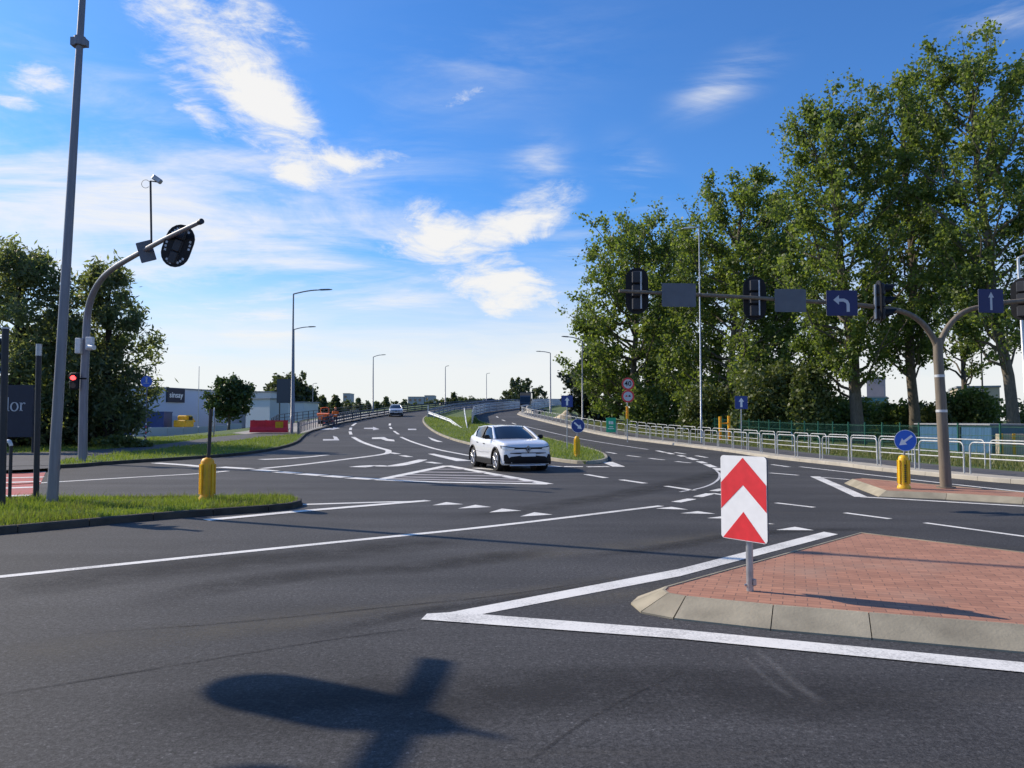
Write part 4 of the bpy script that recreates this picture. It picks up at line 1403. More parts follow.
lamp_px('tall grey lamp post right of the red water barriers', 293.5, 294, 63, 328, 290, .11, .06)
lamp_px('shorter lamp post standing right behind the tall one by the red barriers', 294, 329.5, 80, 313, 327, .10, .055, dxb=.1)
lamp_px('lamp post left of the small oncoming car on the ramp', 373.3, 357, 115, 384, 355, .12, .06)
lamp_px('thin lamp post above the median barriers', 445.4, 367, 150, 448, 366, .11, .06)
lamp_px('distant lamp post left of the lorry, barely visible', 486.5, 374, 185, 489, 373.3, .10, .06)
lamp_px('lamp post with arm pointing left, just right of the lorry', 550.4, 353, 108, 538, 351.5, .12, .06)
lamp_px('lamp post with arm pointing left, by the pine and one way sign', 582.3, 341, 72, 564.5, 337, .09, .05)
lamp_px('faint distant lamp post between the lorry and the pine', 572, 366, 140, 563, 364.5, .10, .06)
lamp_px('faint distant lamp post left of the roadworker', 313, 384, 150, 316, 383.4, .09, .05)
lamp_px('distant dark lamp post seen between the forked mast and leaning trunk', 980.5, 323, 78, 993, 322, .1, .06, mt='dark_steel')
# slender lamp in front of the poplars, with bright head
xb = G(698.5, 437)
top = D(699, 226, 49); lamp_post('slender lamp post with bright white head in front of the poplars', Vector((top.x, 49, H(49) + .1)), top, -.30, -.10, .06, .035, LG, mt='galv', lum=.8, head='sign_white')
top = D(1018, 258, 36); lamp_post('white lamp post at the right edge before the leaning trunk', Vector((top.x + .25, 36, .1)), top, 1.2, .3, .085, .06, LG, mt='galv_pale', arm_dy=.2)
# thin flag-like masts by the warehouse
for px, d, t, lab in ((198.5, 120, 367, 'thin bare pole in front of the lettered warehouse'),):
    x = (px - 512) / FPX * d
    tp = D(px, t, d); root = thing('flagpole', lab, 'pole', (x, d, HG(x, d)))
    p = MB(M['galv']); p.tube([(0, 0, 0), (0, 0, tp.z - HG(x, d))], [.07, .04], 7); p.tube([(0, 0, tp.z - HG(x, d)), (0, 0, tp.z - HG(x, d) + .12)], [.07, .02], 7); p.build('pole', root)


def stadium(w, h, n=10):
    r = w / 2
    pts = []
    for i in range(n + 1):
        a = math.pi * i / n; pts.append((r * math.cos(a), h / 2 - r + r * math.sin(a)))
    for i in range(n + 1):
        a = math.pi + math.pi * i / n; pts.append((r * math.cos(a), -h / 2 + r + r * math.sin(a)))
    return pts


def signal_head(label, loc, facing, w=.5, h=1.06, group=None, hw=None, perforated=False, plate=True, strip=True, tilt=0.0):
    """three-lens signal; facing = heading (deg, 0 = +Y, clockwise) the lenses look to. origin = plate centre"""
    root = thing('traffic_signal', label, 'traffic signal', loc, -R(facing), group)
    if tilt: root.rotation_euler = (0, tilt, -R(facing))
    u, v = Vector((-1, 0, 0)), Vector((0, 0, 1))          # front looks to +Y
    if plate:
        p = MB(M['black'])
        p.prism((0, .0, 0), u, v, stadium(w, h), .022, M['black'])
        p.prism((0, .006, 0), u, v, stadium(w * .985, h * .99), .005, M['black'])
        if perforated:
            for k in range(30):
                a = 2 * math.pi * k / 30
                x, z = math.cos(a) * w * .40, math.sin(a) * h * .42
                if k % 5 in (0, 1, 2): p.box((x, -.024, z), (.07, .006, .07), M['galv'])
        p.build('backplate', root)
    hs = MB(M['dark_steel'])
    hw = hw or w * .52
    hh = h * .86
    for i in (-1, 0, 1):
        hs.box((0, .03, i * hh / 3), (hw, .16, hh / 3 - .006), M['dark_steel'], bevel=.03)
        hs.box((0, -.065, i * hh / 3), (hw * .85, .06, hh / 3 - .03), M['dark_steel'], bevel=.02)
    if strip: hs.box((w * .17, -.105, 0), (.03, .03, hh * .92), M['galv'])
    hs.build('housing', root)
    for i, nm in ((1, 'lens'), (0, 'lens'), (-1, 'lens')):
        l = MB(M['lens_off']); l.tube([(0, .11, i * hh / 3), (0, .125, i * hh / 3)], [hw * .4, hw * .38], 16, M['lens_off']); l.build('lens', root)
        vz = MB(M['black'])
        pts = []
        for k in range(13):
            a = -.35 + (math.pi + .7) * k / 12
            pts.append((math.cos(a) * hw * .44, math.sin(a) * hw * .44))
        vs = []
        for x, z in pts:
            ln = .16 + .12 * max(0, z / (hw * .44))
            vs += [(x, .10, z + i * hh / 3), (x, .10 + ln, z + i * hh / 3)]
        for x, z in pts:
            ln = .16 + .12 * max(0, z / (hw * .44))
            vs += [(x * 1.06, .10, z * 1.06 + i * hh / 3), (x * 1.06, .10 + ln, z * 1.06 + i * hh / 3)]
        o = 26
        fs = [(2 * k, 2 * k + 1, 2 * k + 3, 2 * k + 2) for k in range(12)] + [(o + 2 * k, o + 2 * k + 2, o + 2 * k + 3, o + 2 * k + 1) for k in range(12)] + [(2 * k + 1, o + 2 * k + 1, o + 2 * k + 3, 2 * k + 3) for k in range(12)]
        vz.add(vs, fs); vz.build('visor', root)
    return root


# ---- forked mast on the far right island
mbase = G(946, 488, .13)
dm = mbase.y
def rel(px, py, d): return D(px, py, d) - mbase
root = thing('signal_mast', 'weathered forked signal mast on the brick island carrying two arms', 'signal mast', mbase)
p = MB(M['mast_brown'])
fork = rel(937.5, 338, dm)
p.tube([(0, 0, -.02), (0, 0, .03)], [.2, .2], 14)
p.tube([(0, 0, 0), rel(941, 400, dm), rel(938.5, 362, dm), fork], [.125, .112, .106, .10], 14)
p.build('pole', root)
p = MB(M['galv_pale']); c1 = rel(939.5, 376, dm); p.tube([c1 - Vector((0, 0, .03)), c1 + Vector((0, 0, .03))], [.113, .113], 14); p.build('band', root); p = MB(M['galv_pale']); c2 = rel(941.5, 411, dm); p.tube([c2 - Vector((0, 0, .03)), c2 + Vector((0, 0, .03))], [.121, .121], 14); p.build('band', root)
p = MB(M['mast_brown'])
arm_l = catmull([rel(938, 349, dm), rel(932, 336, dm), rel(921, 322, dm - .05), rel(905, 312.5, dm - .1), rel(880, 307.5, dm - .2), rel(840, 303.5, dm - .4), rel(740, 297, dm - .8), rel(619, 291, dm - 1.2)], 4)
p.tube(arm_l, [.075 - .038 * i / (len(arm_l) - 1) for i in range(len(arm_l))], 12); p.build('arm', root)
p = MB(M['mast_brown'])
arm_r = catmull([rel(938.5, 350, dm), rel(943, 336, dm), rel(952, 322, dm), rel(965, 311.5, dm - .05), rel(985, 306, dm - .1), rel(1010, 302, dm - .15), rel(1080, 296, dm - .3)], 4)
p.tube(arm_r, [.072 - .02 * i / (len(arm_r) - 1) for i in range(len(arm_r))], 12); p.build('arm', root)

def arm_point(px):
    best = min(arm_l + arm_r, key=lambda q: abs(512 + (q + mbase).x / (q + mbase).y * FPX - px))
    return best + mbase
SGp = 'signals hung on the forked mast'
def on_arm(px, py, dy): return D(px, py, arm_point(px).y + dy)
signal_head('black signal seen from behind at the free end of the forked mast arm', on_arm(637, 291, .19), 8, .5, 1.04, SGp)
signal_head('black signal seen from behind between the two grey sign backs', on_arm(754.5, 298.5, .19), 8, .5, 1.0, SGp)
signal_head('black signal turned sideways showing its visors right of the blue left turn sign', on_arm(879, 302, -.05), 98, .5, 1.0, SGp)
signal_head('black signal cut off by the right edge on the short arm', on_arm(1023, 299, .19), 50, .5, 1.0, SGp)


def plate_sign(name, label, cat, center, w, h, face, arrow=None, back=None, group=None, normal_az=0.0, post=None, r=.03, m_edge=None):
    """rectangular plate; faces -Y turned by normal_az (deg, + = towards +X)"""
    a = R(normal_az)
    u = Vector((math.cos(a), math.sin(a), 0)); v = Vector((0, 0, 1))
    base = Vector(center)
    root = thing(name, label, cat, base if post is None else post, group=group)
    o = Vector((0, 0, 0)) if post is None else base - Vector(post)
    n = u.cross(v)
    p = MB(face)
    p.prism(o, u, v, rrect(w, h, r), .012, face, M['sign_back'])
    if arrow:
        p.prism(o + n * .004, u, v, rrect(w * .96, h * .96, r), .002, face, face)
        for poly_ in arrow: p.prism(o + n * .007, u, v, poly_, .002, M['text_grey'] if back is None else back)
    p.build('plate', root)
    for z in (-h * .25, h * .25):
        b = MB(M['galv']); b.prism(o - n * .015 + v * z, u, v, [(-w * .42, -.02), (w * .42, -.02), (w * .42, .02), (-w * .42, .02)], .03, M['galv']); b.build('bracket', root)
    if post is not None:
        q = MB(M['galv'])
        q.tube([(o.x - n.x * .04, o.y - n.y * .04, 0), (o.x - n.x * .04, o.y - n.y * .04, o.z + h * .45)], .03, 8)
        q.build('post', root)
    return root


GB = 'grey sign backs on the forked mast'
plate_sign('road_sign', 'grey back of a wide sign left of the second signal on the arm', 'road sign', on_arm(679, 295, -.12), .76, .52, M['sign_back'], None, None, GB, 4)
plate_sign('road_sign', 'grey back of a wide sign left of the blue left turn sign on the arm', 'road sign', on_arm(790.5, 300.5, -.13), .72, .52, M['sign_back'], None, None, GB, 4)
turn = [[(.1, -.2), (.17, -.2), (.17, -.02), (.13, .06), (.05, .1), (-.07, .1), (-.07, .18), (-.2, .07), (-.07, -.04), (-.07, .03), (.03, .03), (.085, .0), (.1, -.04)]]
plate_sign('road_sign', 'dark blue sign with a pale left turn arrow on the mast arm', 'road sign', on_arm(842, 303, -.18), .70, .58, M['sign_navy'], turn, None, 'blue lane signs on the forked mast', 0)
plate_sign('road_sign', 'dark blue sign with a pale straight ahead arrow on the short mast arm', 'road sign', on_arm(991, 301, -.14), .62, .55, M['sign_navy'], [arrow2d(.42, .055, .14, .13)], None, 'blue lane signs on the forked mast', 6)

# ---- curved mast on the left verge
lb = G(82.5, 461, .12)
dl = lb.y
def rl(px, py, d): return D(px, py, d) - lb
root = thing('signal_mast', 'curved grey signal mast whose long arm reaches over the side road', 'signal mast', lb)
p = MB(M['pole_grey'])
p.tube([(0, 0, -.02), (0, 0, .04)], [.3, .3], 12)
path_m = [Vector((0, 0, 0)), rl(83.5, 400, dl), rl(86, 340, dl)]
p.tube(path_m, [.165, .155, .145], 14); p.build('pole', root)
p = MB(M['pole_grey'])
am = catmull([rl(86, 341, dl), rl(87.5, 315, dl), rl(92, 296, dl - .3), (rl(101, 280, dl - .8)), rl(114, 268, dl - 1.8), rl(135, 255.5, dl - 3.2), rl(165, 239, dl - 5), rl(201, 221.5, dl - 6.5)], 4)
p.tube(am, [.14 - .075 * i / (len(am) - 1) for i in range(len(am))], 12); p.build('arm', root)
p = MB(M['dark_steel']); p.tube([am[-1] - (am[-1] - am[-2]).normalized() * .1, am[-1] + (am[-1] - am[-2]).normalized() * .05], [.085, .085], 12); p.build('end_cap', root)
p = MB(M['galv_pale']); p.box(rl(79.3, 346, dl - .2), (.2, .28, .6), bevel=.02); p.build('control_box', root)
p = MB(M['galv_pale']); p.box(rl(90, 343.5, dl - .3), (.26, .2, .5), bevel=.02); p.tube([rl(89, 347.5, dl - .4), rl(94, 347.5, dl - .5)], [.12, .1], 10); p.build('detector', root)
# pedestrian signal with the red man, fixed to that mast
ps = D(74.5, 381, dl - .25)
root = thing('pedestrian_signal', 'small black pedestrian signal showing red beside the curved mast', 'pedestrian signal', ps)
p = MB(M['black']); p.box((0, 0, 0), (.32, .2, .66), bevel=.04); p.box((.24, .12, .1), (.3, .05, .06)); p.build('housing', root)
p = MB(M['red_lamp']); p.prism((0, -.104, .12), (1, 0, 0), (0, 0, 1), [(x, z * .78) for x, z in disc(.115, 18)], .01, M['red_lamp']); p.build('red_light', root)
p = MB(M['lens_off']); p.prism((0, -.104, -.16), (1, 0, 0), (0, 0, 1), disc(.115, 18), .01, M['lens_off']); p.build('dark_light', root)
p = MB(M['black'])
for zc in (.12, -.16):
    pts = [(math.cos(a) * .14, zc + math.sin(a) * .14) for a in np.linspace(.1, math.pi - .1, 9)]
    p.tube([(x, -.2, z) for x, z in pts], .012, 5)
    p.tube([(-.135, -.1, zc + .02), (-.135, -.2, zc + .02)], .012, 5); p.tube([(.135, -.1, zc + .02), (.135, -.2, zc + .02)], .012, 5)
p.build('visor', root)
# big oval signal and small sign and camera on the long arm
adir = (am[-1] - am[-8]).normalized()
ahead = math.degrees(math.atan2(adir.x, adir.y))
sp = D(176, 244.5, dl - 5.35)
signal_head('big oval black signal with pale dashes hung on the curved mast arm', sp + Vector((-.02, .2, 0)), 4, .98, 1.42, 'signals on the curved mast', .3, True, strip=False, tilt=R(20))
c_ = D(147.5, 252, dl - 3.8)
tsg = plate_sign('road_sign', 'tilted grey sign plate beside the oval signal on the curved arm', 'road sign', c_ + Vector((0, -.1, 0)), .5, .72, M['sign_back'], None, None, None, 12)
tsg.rotation_euler = (0, R(-18), 0)
cb = D(151.5, 240, dl - 4.2)
root = thing('camera_pole', 'thin upright rod with a small camera on the curved mast arm', 'traffic camera', cb + Vector((0, 0, -.1)))
p = MB(M['dark_steel']); ct = D(150.5, 181, dl - 4.2) - cb + Vector((0, 0, .1)); p.tube([(0, 0, 0), ct], .035, 8); p.tube([ct, ct + Vector((.25, -.05, -.05))], .02, 6); p.build('rod', root)
p = MB(M['galv']); p.box(ct + Vector((.27, -.1, .02)), (.34, .17, .17), rot=Matrix.Rotation(R(35), 3, 'Y').to_4x4(), bevel=.03); p.build('camera', root)
p = MB(M['dark_steel']); p.tube([ct + Vector((-.16 + .14 * math.cos(a), 0, -.1 + .14 * math.sin(a))) for a in np.linspace(.6, 5.6, 12)], .008, 5); p.build('cable_loop', root)

# ---- two bare posts and a rail on the near verge (their heads are to the left of the picture)
pb = G(1.5, 508, .1)
root = thing('signal_post', 'dark grey post at the very left edge with a bracket on top', 'post', pb, group='dark posts on the near verge')
tp = D(5.5, 329, pb.y) - pb
p = MB(M['dark_steel']); p.tube([(0, 0, -.05), (0, 0, .02)], .11, 10); p.tube([(0, 0, 0), tp], [.062, .058], 12); p.build('pole', root)
p = MB(M['galv']); p.tube([tp + Vector((0, 0, -.0)), tp + Vector((0, 0, .03))], .065, 12); p.build('cap', root)
for dz_ in (-.12, -.8):
    p = MB(M['galv']); p.tube([tp + Vector((0, 0, dz_)), tp + Vector((-.35, .1, dz_))], .02, 6); p.build('bracket', root)
signal_head('small dark signal beside the leftmost post, outside the picture', pb + tp + Vector((-.42, .1, -.5)), 10, .42, .95, 'signals on the near verge', strip=False)
pb2 = G(36, 499.5, .1)
root = thing('signal_post', 'thinner dark post between the leftmost post and the lamp mast', 'post', pb2, group='dark posts on the near verge')
tp2 = D(39, 345, pb2.y) - pb2
p = MB(M['dark_steel']); p.tube([(0, 0, -.05), tp2], [.055, .05], 12); p.build('pole', root)
p = MB(M['galv']); p.tube([tp2 - Vector((0, 0, .22)), tp2 + Vector((0, 0, .02))], .054, 12); p.build('cap', root)
rb = G(9.5, 500, .1)
root = thing('guard_hoop', 'low dark hoop rail with a pale top beside the leftmost post', 'barrier', rb)
hh = (D(9, 441, rb.y) - rb).z
for lx_, ly_ in ((0, 0), (-.9, .15)):
    p = MB(M['dark_steel']); p.tube([(lx_, ly_, -.05), (lx_, ly_, hh - .1)], .032, 10); p.build('leg', root)
p = MB(M['galv_pale']); p.tube(catmull([(.0, 0, hh - .1), (-.03, 0, hh - .03), (-.12, .02, hh), (-.78, .13, hh), (-.87, .145, hh - .03), (-.9, .15, hh - .1)], 4), .036, 10); p.build('top_rail', root)

# ---- signal mast to the left of the camera, outside the picture: its shadow lies on the asphalt in front
def caster(px, py, z):
    """place at height z whose sun shadow falls on the road point seen at (px, py)"""
    g = G(px, py)
    return Vector((g.x, g.y, 0)) + SDIR * (z / SDIR.z)
ARMZ = 6.0
pa = caster(405, 718, ARMZ)
pe = caster(437, 660, ARMZ)
sx = Vector((pa.x - .7, pa.y - 7.5, 0))
root = thing('signal_mast', 'signal mast left of the camera whose shadow falls on the near asphalt', 'signal mast', sx)
p = MB(M['pole_grey']); p.tube([(0, 0, 0), (0, 0, 5.4)], [.16, .12], 12); p.build('pole', root)
p = MB(M['pole_grey']); p.tube(catmull([Vector((0, 0, 5.3)), Vector((0, .3, 5.75)), Vector((.1, 1.3, ARMZ)), pa - sx, pe - sx], 5), .085, 10); p.build('arm', root)
FS = 116
signal_head('signal left of the camera throwing the large shadow on the near asphalt', Vector((pa.x, pa.y, 5.56)) + Vector((-.05, 0, 0)), FS, .64, 1.02, 'signals left of the camera', .4, strip=False)
p = MB(M['pole_grey']); p.tube([pa - sx, Vector((pa.x, pa.y, 6.42)) - sx], [.05, .03], 8); p.build('rod', root)
pb3 = caster(445, 846, ARMZ)
signal_head('second signal left of the camera at the foot of the large shadow', Vector((pb3.x - .05, pb3.y, 5.62)), FS, .6, 1.02, 'signals left of the camera', .4, strip=False)

# ------------------------------------------------------------------ signs near the road
def bollard_sign(label, base, mat_b, hb, r, sign_c=None, sign_r=.3, az=0, arrow_ang=0, blue='sign_blue_bright', edge=False, writing=False):
    root = thing('keep_side_bollard', label, 'bollard', base)
    p = MB(M[mat_b])
    p.tube([(0, 0, 0), (0, 0, .05), (0, 0, .09), (0, 0, hb * .9), (0, 0, hb * .97), (0, 0, hb)], [r * 1.25, r * 1.25, r, r * .96, r * .75, r * .25], 16)
    for k in range(8):
        a = k * math.pi / 4 + .3
        p.box((math.cos(a) * r * .98, math.sin(a) * r * .98, hb * .5), (.05, r * .34, hb * .70), rot=Matrix.Rotation(a, 3, 'Z').to_4x4())
    if writing:
        for k in range(9): p.box((.0 - .02, -r * 1.0, hb * (.22 + .06 * k)), (.035, .02, hb * .035), M['dark_steel'])
    p.build('post', root)
    if sign_c is not None:
        o = Vector(sign_c) - Vector(base)
        a = R(az); u = Vector((math.cos(a), math.sin(a), 0)); v = Vector((0, 0, 1)); n = u.cross(v)
        s = MB(M['sign_white'])
        s.prism(o, u, v, disc(sign_r, 32), .014, M['sign_white'], M['sign_back'])
        s.prism(o + n * .003, u, v, disc(sign_r * .95, 32), .002, M[blue])
        s.prism(o + n * .006, u, v, arrow2d(sign_r * 1.45, sign_r * .22, sign_r * .72, sign_r * .6, arrow_ang), .002, M['sign_white'])
        s.build('sign_plate', root)
        q = MB(M['galv']); q.tube([(0, 0, hb * .9), o - n * .04 - Vector((0, 0, sign_r * .8)), o - n * .04 + Vector((0, 0, sign_r * .6))], .025, 8); q.build('bracket', root)
    return root


b1 = G(904, 488.5, .13)
bollard_sign('bright yellow bollard with blue left down arrow disc on the far brick island', b1, 'yellow', (D(904, 455, b1.y) - b1).z, .115, D(905.5, 440.5, b1.y - .1), .245, -8, R(128), writing=True)
b2 = G(577, 457, .12)
bollard_sign('yellow bollard with dark blue right down arrow disc on the median tip', b2, 'yellow', (D(577, 436, b2.y) - b2).z, .11, D(578, 425.8, b2.y - .1), .30, 10, R(-130), 'sign_blue')
b3 = G(207, 500.5, .1)
b3h = (D(207, 457.5, b3.y) - b3).z
root = bollard_sign('ribbed yellow bollard on the near verge with its sign seen edge on', b3, 'yellow_dull', b3h, .135)
p = MB(M['dark_steel']); o = Vector((.03, 0, 0)); zt = (D(209, 409, b3.y) - b3).z
p.tube([(0, 0, b3h * .9), (.02, 0, b3h + .1), (.045, 0, zt)], .036, 10); p.build('post_extension', root)
p = MB(M['sign_back'])
a = R(109); u = Vector((math.cos(a), math.sin(a), 0)); zc = (b3h + .18 + zt + .02) / 2 + .12
p.prism((.13, -.03, zc), u, (0, 0, 1), disc(.29, 28), .014, M['sign_back'], M['galv_pale']); p.build('sign_plate', root)

# chevron board on the near island
sb = G(750, 590.5, .14)
root = thing('chevron_sign', 'white board with red chevrons on a short grey post on the near brick island', 'road sign', sb)
pc = (D(754, 499, sb.y) - sb)
ang = R(-55)
u = Vector((math.cos(ang), math.sin(ang), 0)); v = Vector((0, 0, 1)); n = u.cross(v)
o = Vector((.0, 0, 0)) + n * .062 - u * .012
w_, h_ = .515, (D(747, 456, sb.y) - D(747, 540.5, sb.y)).z
zc = (D(750, 498, sb.y) - sb).z
o.z = zc
p = MB(M['sign_white'])
p.prism(o, u, v, rrect(w_, h_, .035), .02, M['sign_white'], M['sign_back'])
hw, hh_ = w_ / 2 - .004, h_ / 2
def clip_arr(z_apex, drop, thick):
    """chevron band: apex at z_apex, falling by drop at the edges"""
    return [(0, z_apex), (hw, z_apex - drop), (hw, z_apex - drop - thick), (0, z_apex - thick), (-hw, z_apex - drop - thick), (-hw, z_apex - drop)]
dr = h_ * .31
for q in ([(0, hh_ * .96), (hw, hh_ * .96 - dr), (hw, hh_ * .96 - dr - h_ * .315), (0, hh_ * .96 - h_ * .325), (-hw, hh_ * .96 - dr - h_ * .315), (-hw, hh_ * .96 - dr)],):
    # split in two convex halves
    p.prism(o + n * .002, u, v, [q[0], q[3], q[2], q[1]][::-1][::-1] if False else [q[3], q[2], q[1], q[0]], .0015, M['sign_red'])
    p.prism(o + n * .002, u, v, [q[0], q[5], q[4], q[3]], .0015, M['sign_red'])
z2 = hh_ * .96 - h_ * .325 - h_ * .315
p.prism(o + n * .002, u, v, [(0, z2), (-hw * .93, -hh_ * .985), (hw * .93, -hh_ * .985)], .0015, M['sign_red'])
p.build('board', root)
p = MB(M['galv']); p.tube([(0, 0, -.02), (0, 0, zc + h_ * .42)], .032, 14); p.build('post', root)
p = MB(M['galv']); p.tube([(-.05, 0, .05), (.05, 0, .05)], .012, 6); p.box((.035, -.01, .08), (.03, .05, .05)); p.build('bolt', root)
p = MB(M['galv'])
for z in (-.2, .2): p.box(Vector((0, 0, zc + z)), (.085, .085, .03))
p.build('clamp', root)

# one-way signs
def oneway(label, px, py_t, py_b, base_py, d=None):
    g = G(px + .5, base_py, .12)
    c = D(px, (py_t + py_b) / 2, g.y)
    s = (py_b - py_t) / FPX * g.y
    plate_sign('one_way_sign', label, 'road sign', c + Vector((0, -.05, 0)), s, s, M['sign_blue'], [arrow2d(s * .72, s * .17, s * .42, s * .3)], M['sign_white'], 'blue one way signs', 4, post=g)
oneway('blue one way sign with white arrow on a post in the median grass', 567, 395.5, 407, 449)
oneway('blue one way sign with white arrow beside the hoop fence and poplars', 741, 396, 409, 449.5)

# round speed and overtaking signs
g = G(627.5, 437, .12)
g = Vector(((627.5 - 512) / FPX * 50, 50, H(50) + .12))
root = thing('speed_limit_sign', 'two round red rimmed signs one above the other on a post by the hoop fence', 'road sign', g)
o1 = D(628, 383.8, 50) - g; o2 = D(628, 396.3, 50) - g
u, v = Vector((1, 0, 0)), Vector((0, 0, 1)); n = u.cross(v)
for oo, nm in ((o1, 'speed_disc'), (o2, 'overtaking_disc')):
    p = MB(M['sign_red']); p.prism(oo, u, v, disc(.41, 28), .012, M['sign_red'], M['sign_back']); p.prism(oo + n * .004, u, v, disc(.30, 28), .002, M['text_grey'])
    if nm == 'overtaking_disc':
        for k, mm in ((-.1, M['sign_red']), (.1, M['black'])):
            p.prism(oo + n * .008 + u * k, u, v, rrect(.15, .07, .02), .002, mm); p.prism(oo + n * .0075 + u * k + v * .05, u, v, rrect(.09, .06, .02), .002, mm)
    ob = p.build(nm, root)
    if nm == 'speed_disc':
        text_mesh('number', '40', .46, M['black'], ob, frame_mat(oo + n * .006, u, v), extrude=.002, bold=.008)
p = MB(M['galv']); p.tube([(0, .07, 0), (0, .07, o1.z + .4)], .035, 8); p.build('post', root)
p = MB(M['yellow_dull']); p.box((-.02, .0, o2.z - 1.05), (.16, .08, .8)); p.build('yellow_plate', root)

# green banner on the fence
bn = G(611, 434.5, .14)
c = D(611, 425, bn.y - .1)
hb_ = (D(611, 418, bn.y).z - D(611, 432.5, bn.y).z)
root = thing('banner', 'small bright green banner tied to the hoop fence', 'banner', Vector((c.x, c.y - .05, c.z)), rotz=R(12))
p = MB(M['green_banner']); p.prism((0, 0, 0), (1, 0, 0), (0, 0, 1), rrect(.80, hb_, .02), .01, M['green_banner'])
for (x, z, ww, hh) in ((-.14, .16, .1, .2), (-.0, .16, .1, .2), (.13, .16, .09, .2), (.0, -.12, .34, .05), (-.02, -.25, .5, .05)):
    p.prism((x, -.004, z * hb_), (1, 0, 0), (0, 0, 1), rrect(ww, hh * hb_, .012), .002, M['sign_white'])
p.build('sheet', root)
p = MB(M['galv'])
for x in (-.33, .33):
    for z in (-.45, .45): p.tube([(x, 0, z * hb_), (x, .07, z * hb_)], .012, 5)
p.build('tie', root)

# blue round cycle sign and bare post with tape, left path
def taped_post(label, px, base_py, top_py, d, disc_px=None):
    b = Vector(((px - 512) / FPX * d, d, H(d) + .1))
    root = thing('sign_post', label, 'road sign' if disc_px else 'post', b)
    t = D(px, top_py, d) - b
    p = MB(M['pole_grey']); p.tube([(0, 0, 0), (0, 0, t.z)], .035, 8); p.build('post', root)
    if disc_px:
        o = D(px, disc_px, d - .1) - b
        s = MB(M['sign_blue_bright']); s.prism(o, (1, 0, 0), (0, 0, 1), disc(.33, 28), .012, M['sign_blue_bright'], M['sign_back'])
        s.prism(o + Vector((0, -.004, 0)), (1, 0, 0), (0, 0, 1), rrect(.1, .2, .04, cy=.04), .002, M['text_grey']); s.prism(o + Vector((0, -.004, 0)), (1, 0, 0), (0, 0, 1), disc(.06, 10, 0, .2), .002, M['text_grey'])
        s.prism(o + Vector((0, -.004, 0)), (1, 0, 0), (0, 0, 1), rrect(.34, .03, .012, cy=-.1), .002, M['text_grey']); s.build('sign_disc', root)
    tp = MB(M['sign_red'])
    for k in range(7):
        z = .25 + k * .17
        tp.tube([(0, 0, z), (.0, 0, z + .085)], .042, 8, M['sign_red'] if k % 2 else M['sign_white'])
    pts = [Vector((0, -.03, .45)), Vector((-.15, -.1, .3)), Vector((-.4, -.2, .08)), Vector((-.75, -.3, .02))]
    for k in range(3):
        tp.tube([pts[k], pts[k + 1]], [.03, .03], 5, M['sign_red'] if k % 2 else M['sign_white'])
    tp.build('warning_tape', root)
taped_post('blue round path sign on a grey post wrapped in red and white tape', 146.5, 448, 376, 45, 381.5)
taped_post('bare grey post with loose red and white tape left of the round path sign', 129, 440, 378, 50)

# ------------------------------------------------------------------ hoop fence along the cycle path
def hoop_proto(label, group, L=1.86, h=.92):
    root = thing('hoop_barrier', label, 'barrier', (0, 0, 0), 0, group)
    r = .024
    p = MB(M['hoop'])
    c = .16
    pts = [Vector((-L / 2, 0, -.1)), Vector((-L / 2, 0, h - c))]
    for k in range(1, 6):
        a = math.pi - math.pi / 2 * k / 5; pts.append(Vector((-L / 2 + c + c * math.cos(a), 0, h - c + c * math.sin(a))))
    for k in range(0, 6):
        a = math.pi / 2 - math.pi / 2 * k / 5; pts.append(Vector((L / 2 - c + c * math.cos(a), 0, h - c + c * math.sin(a))))
    pts.append(Vector((L / 2, 0, -.1)))
    p.tube(pts, r, 8); p.build('frame', root)
    q = MB(M['hoop']); q.tube([(-L / 2, 0, h * .50), (L / 2, 0, h * .50)], r * .8, 8); q.build('crossbar', root)
    return root


def run_hoops(offset, label, group, y0, y1, sp=2.0, L=1.86):
    ln = resample(offs(KRs, offset), .25)
    ln = [p for p in ln if y0 < p.y < y1]
    first = hoop_proto(label, group, L)
    acc = 0; k = 0
    prev = ln[0]
    start = ln[0]
    for p in ln[1:]:
        seg = Vector((p.x - start.x, p.y - start.y))
        if seg.length >= sp:
            mid = (p + start) / 2
            rz = math.atan2(seg.y, seg.x)
            loc = Vector((mid.x, mid.y, H(mid.y) + .125))
            tlt = math.atan2(H(p.y) - H(start.y), seg.length)
            o = first if k == 0 else dup(first, loc, rz)
            o.location = loc; o.rotation_euler = (0, -tlt, rz)
            start = p; k += 1
run_hoops(.62, 'pale steel hoop barrier in the front row beside the kerb', 'front row of hoop barriers', 13, 112)
run_hoops(3.05, 'pale steel hoop barrier in the back row behind the cycle path', 'back row of hoop barriers', 15, 66)

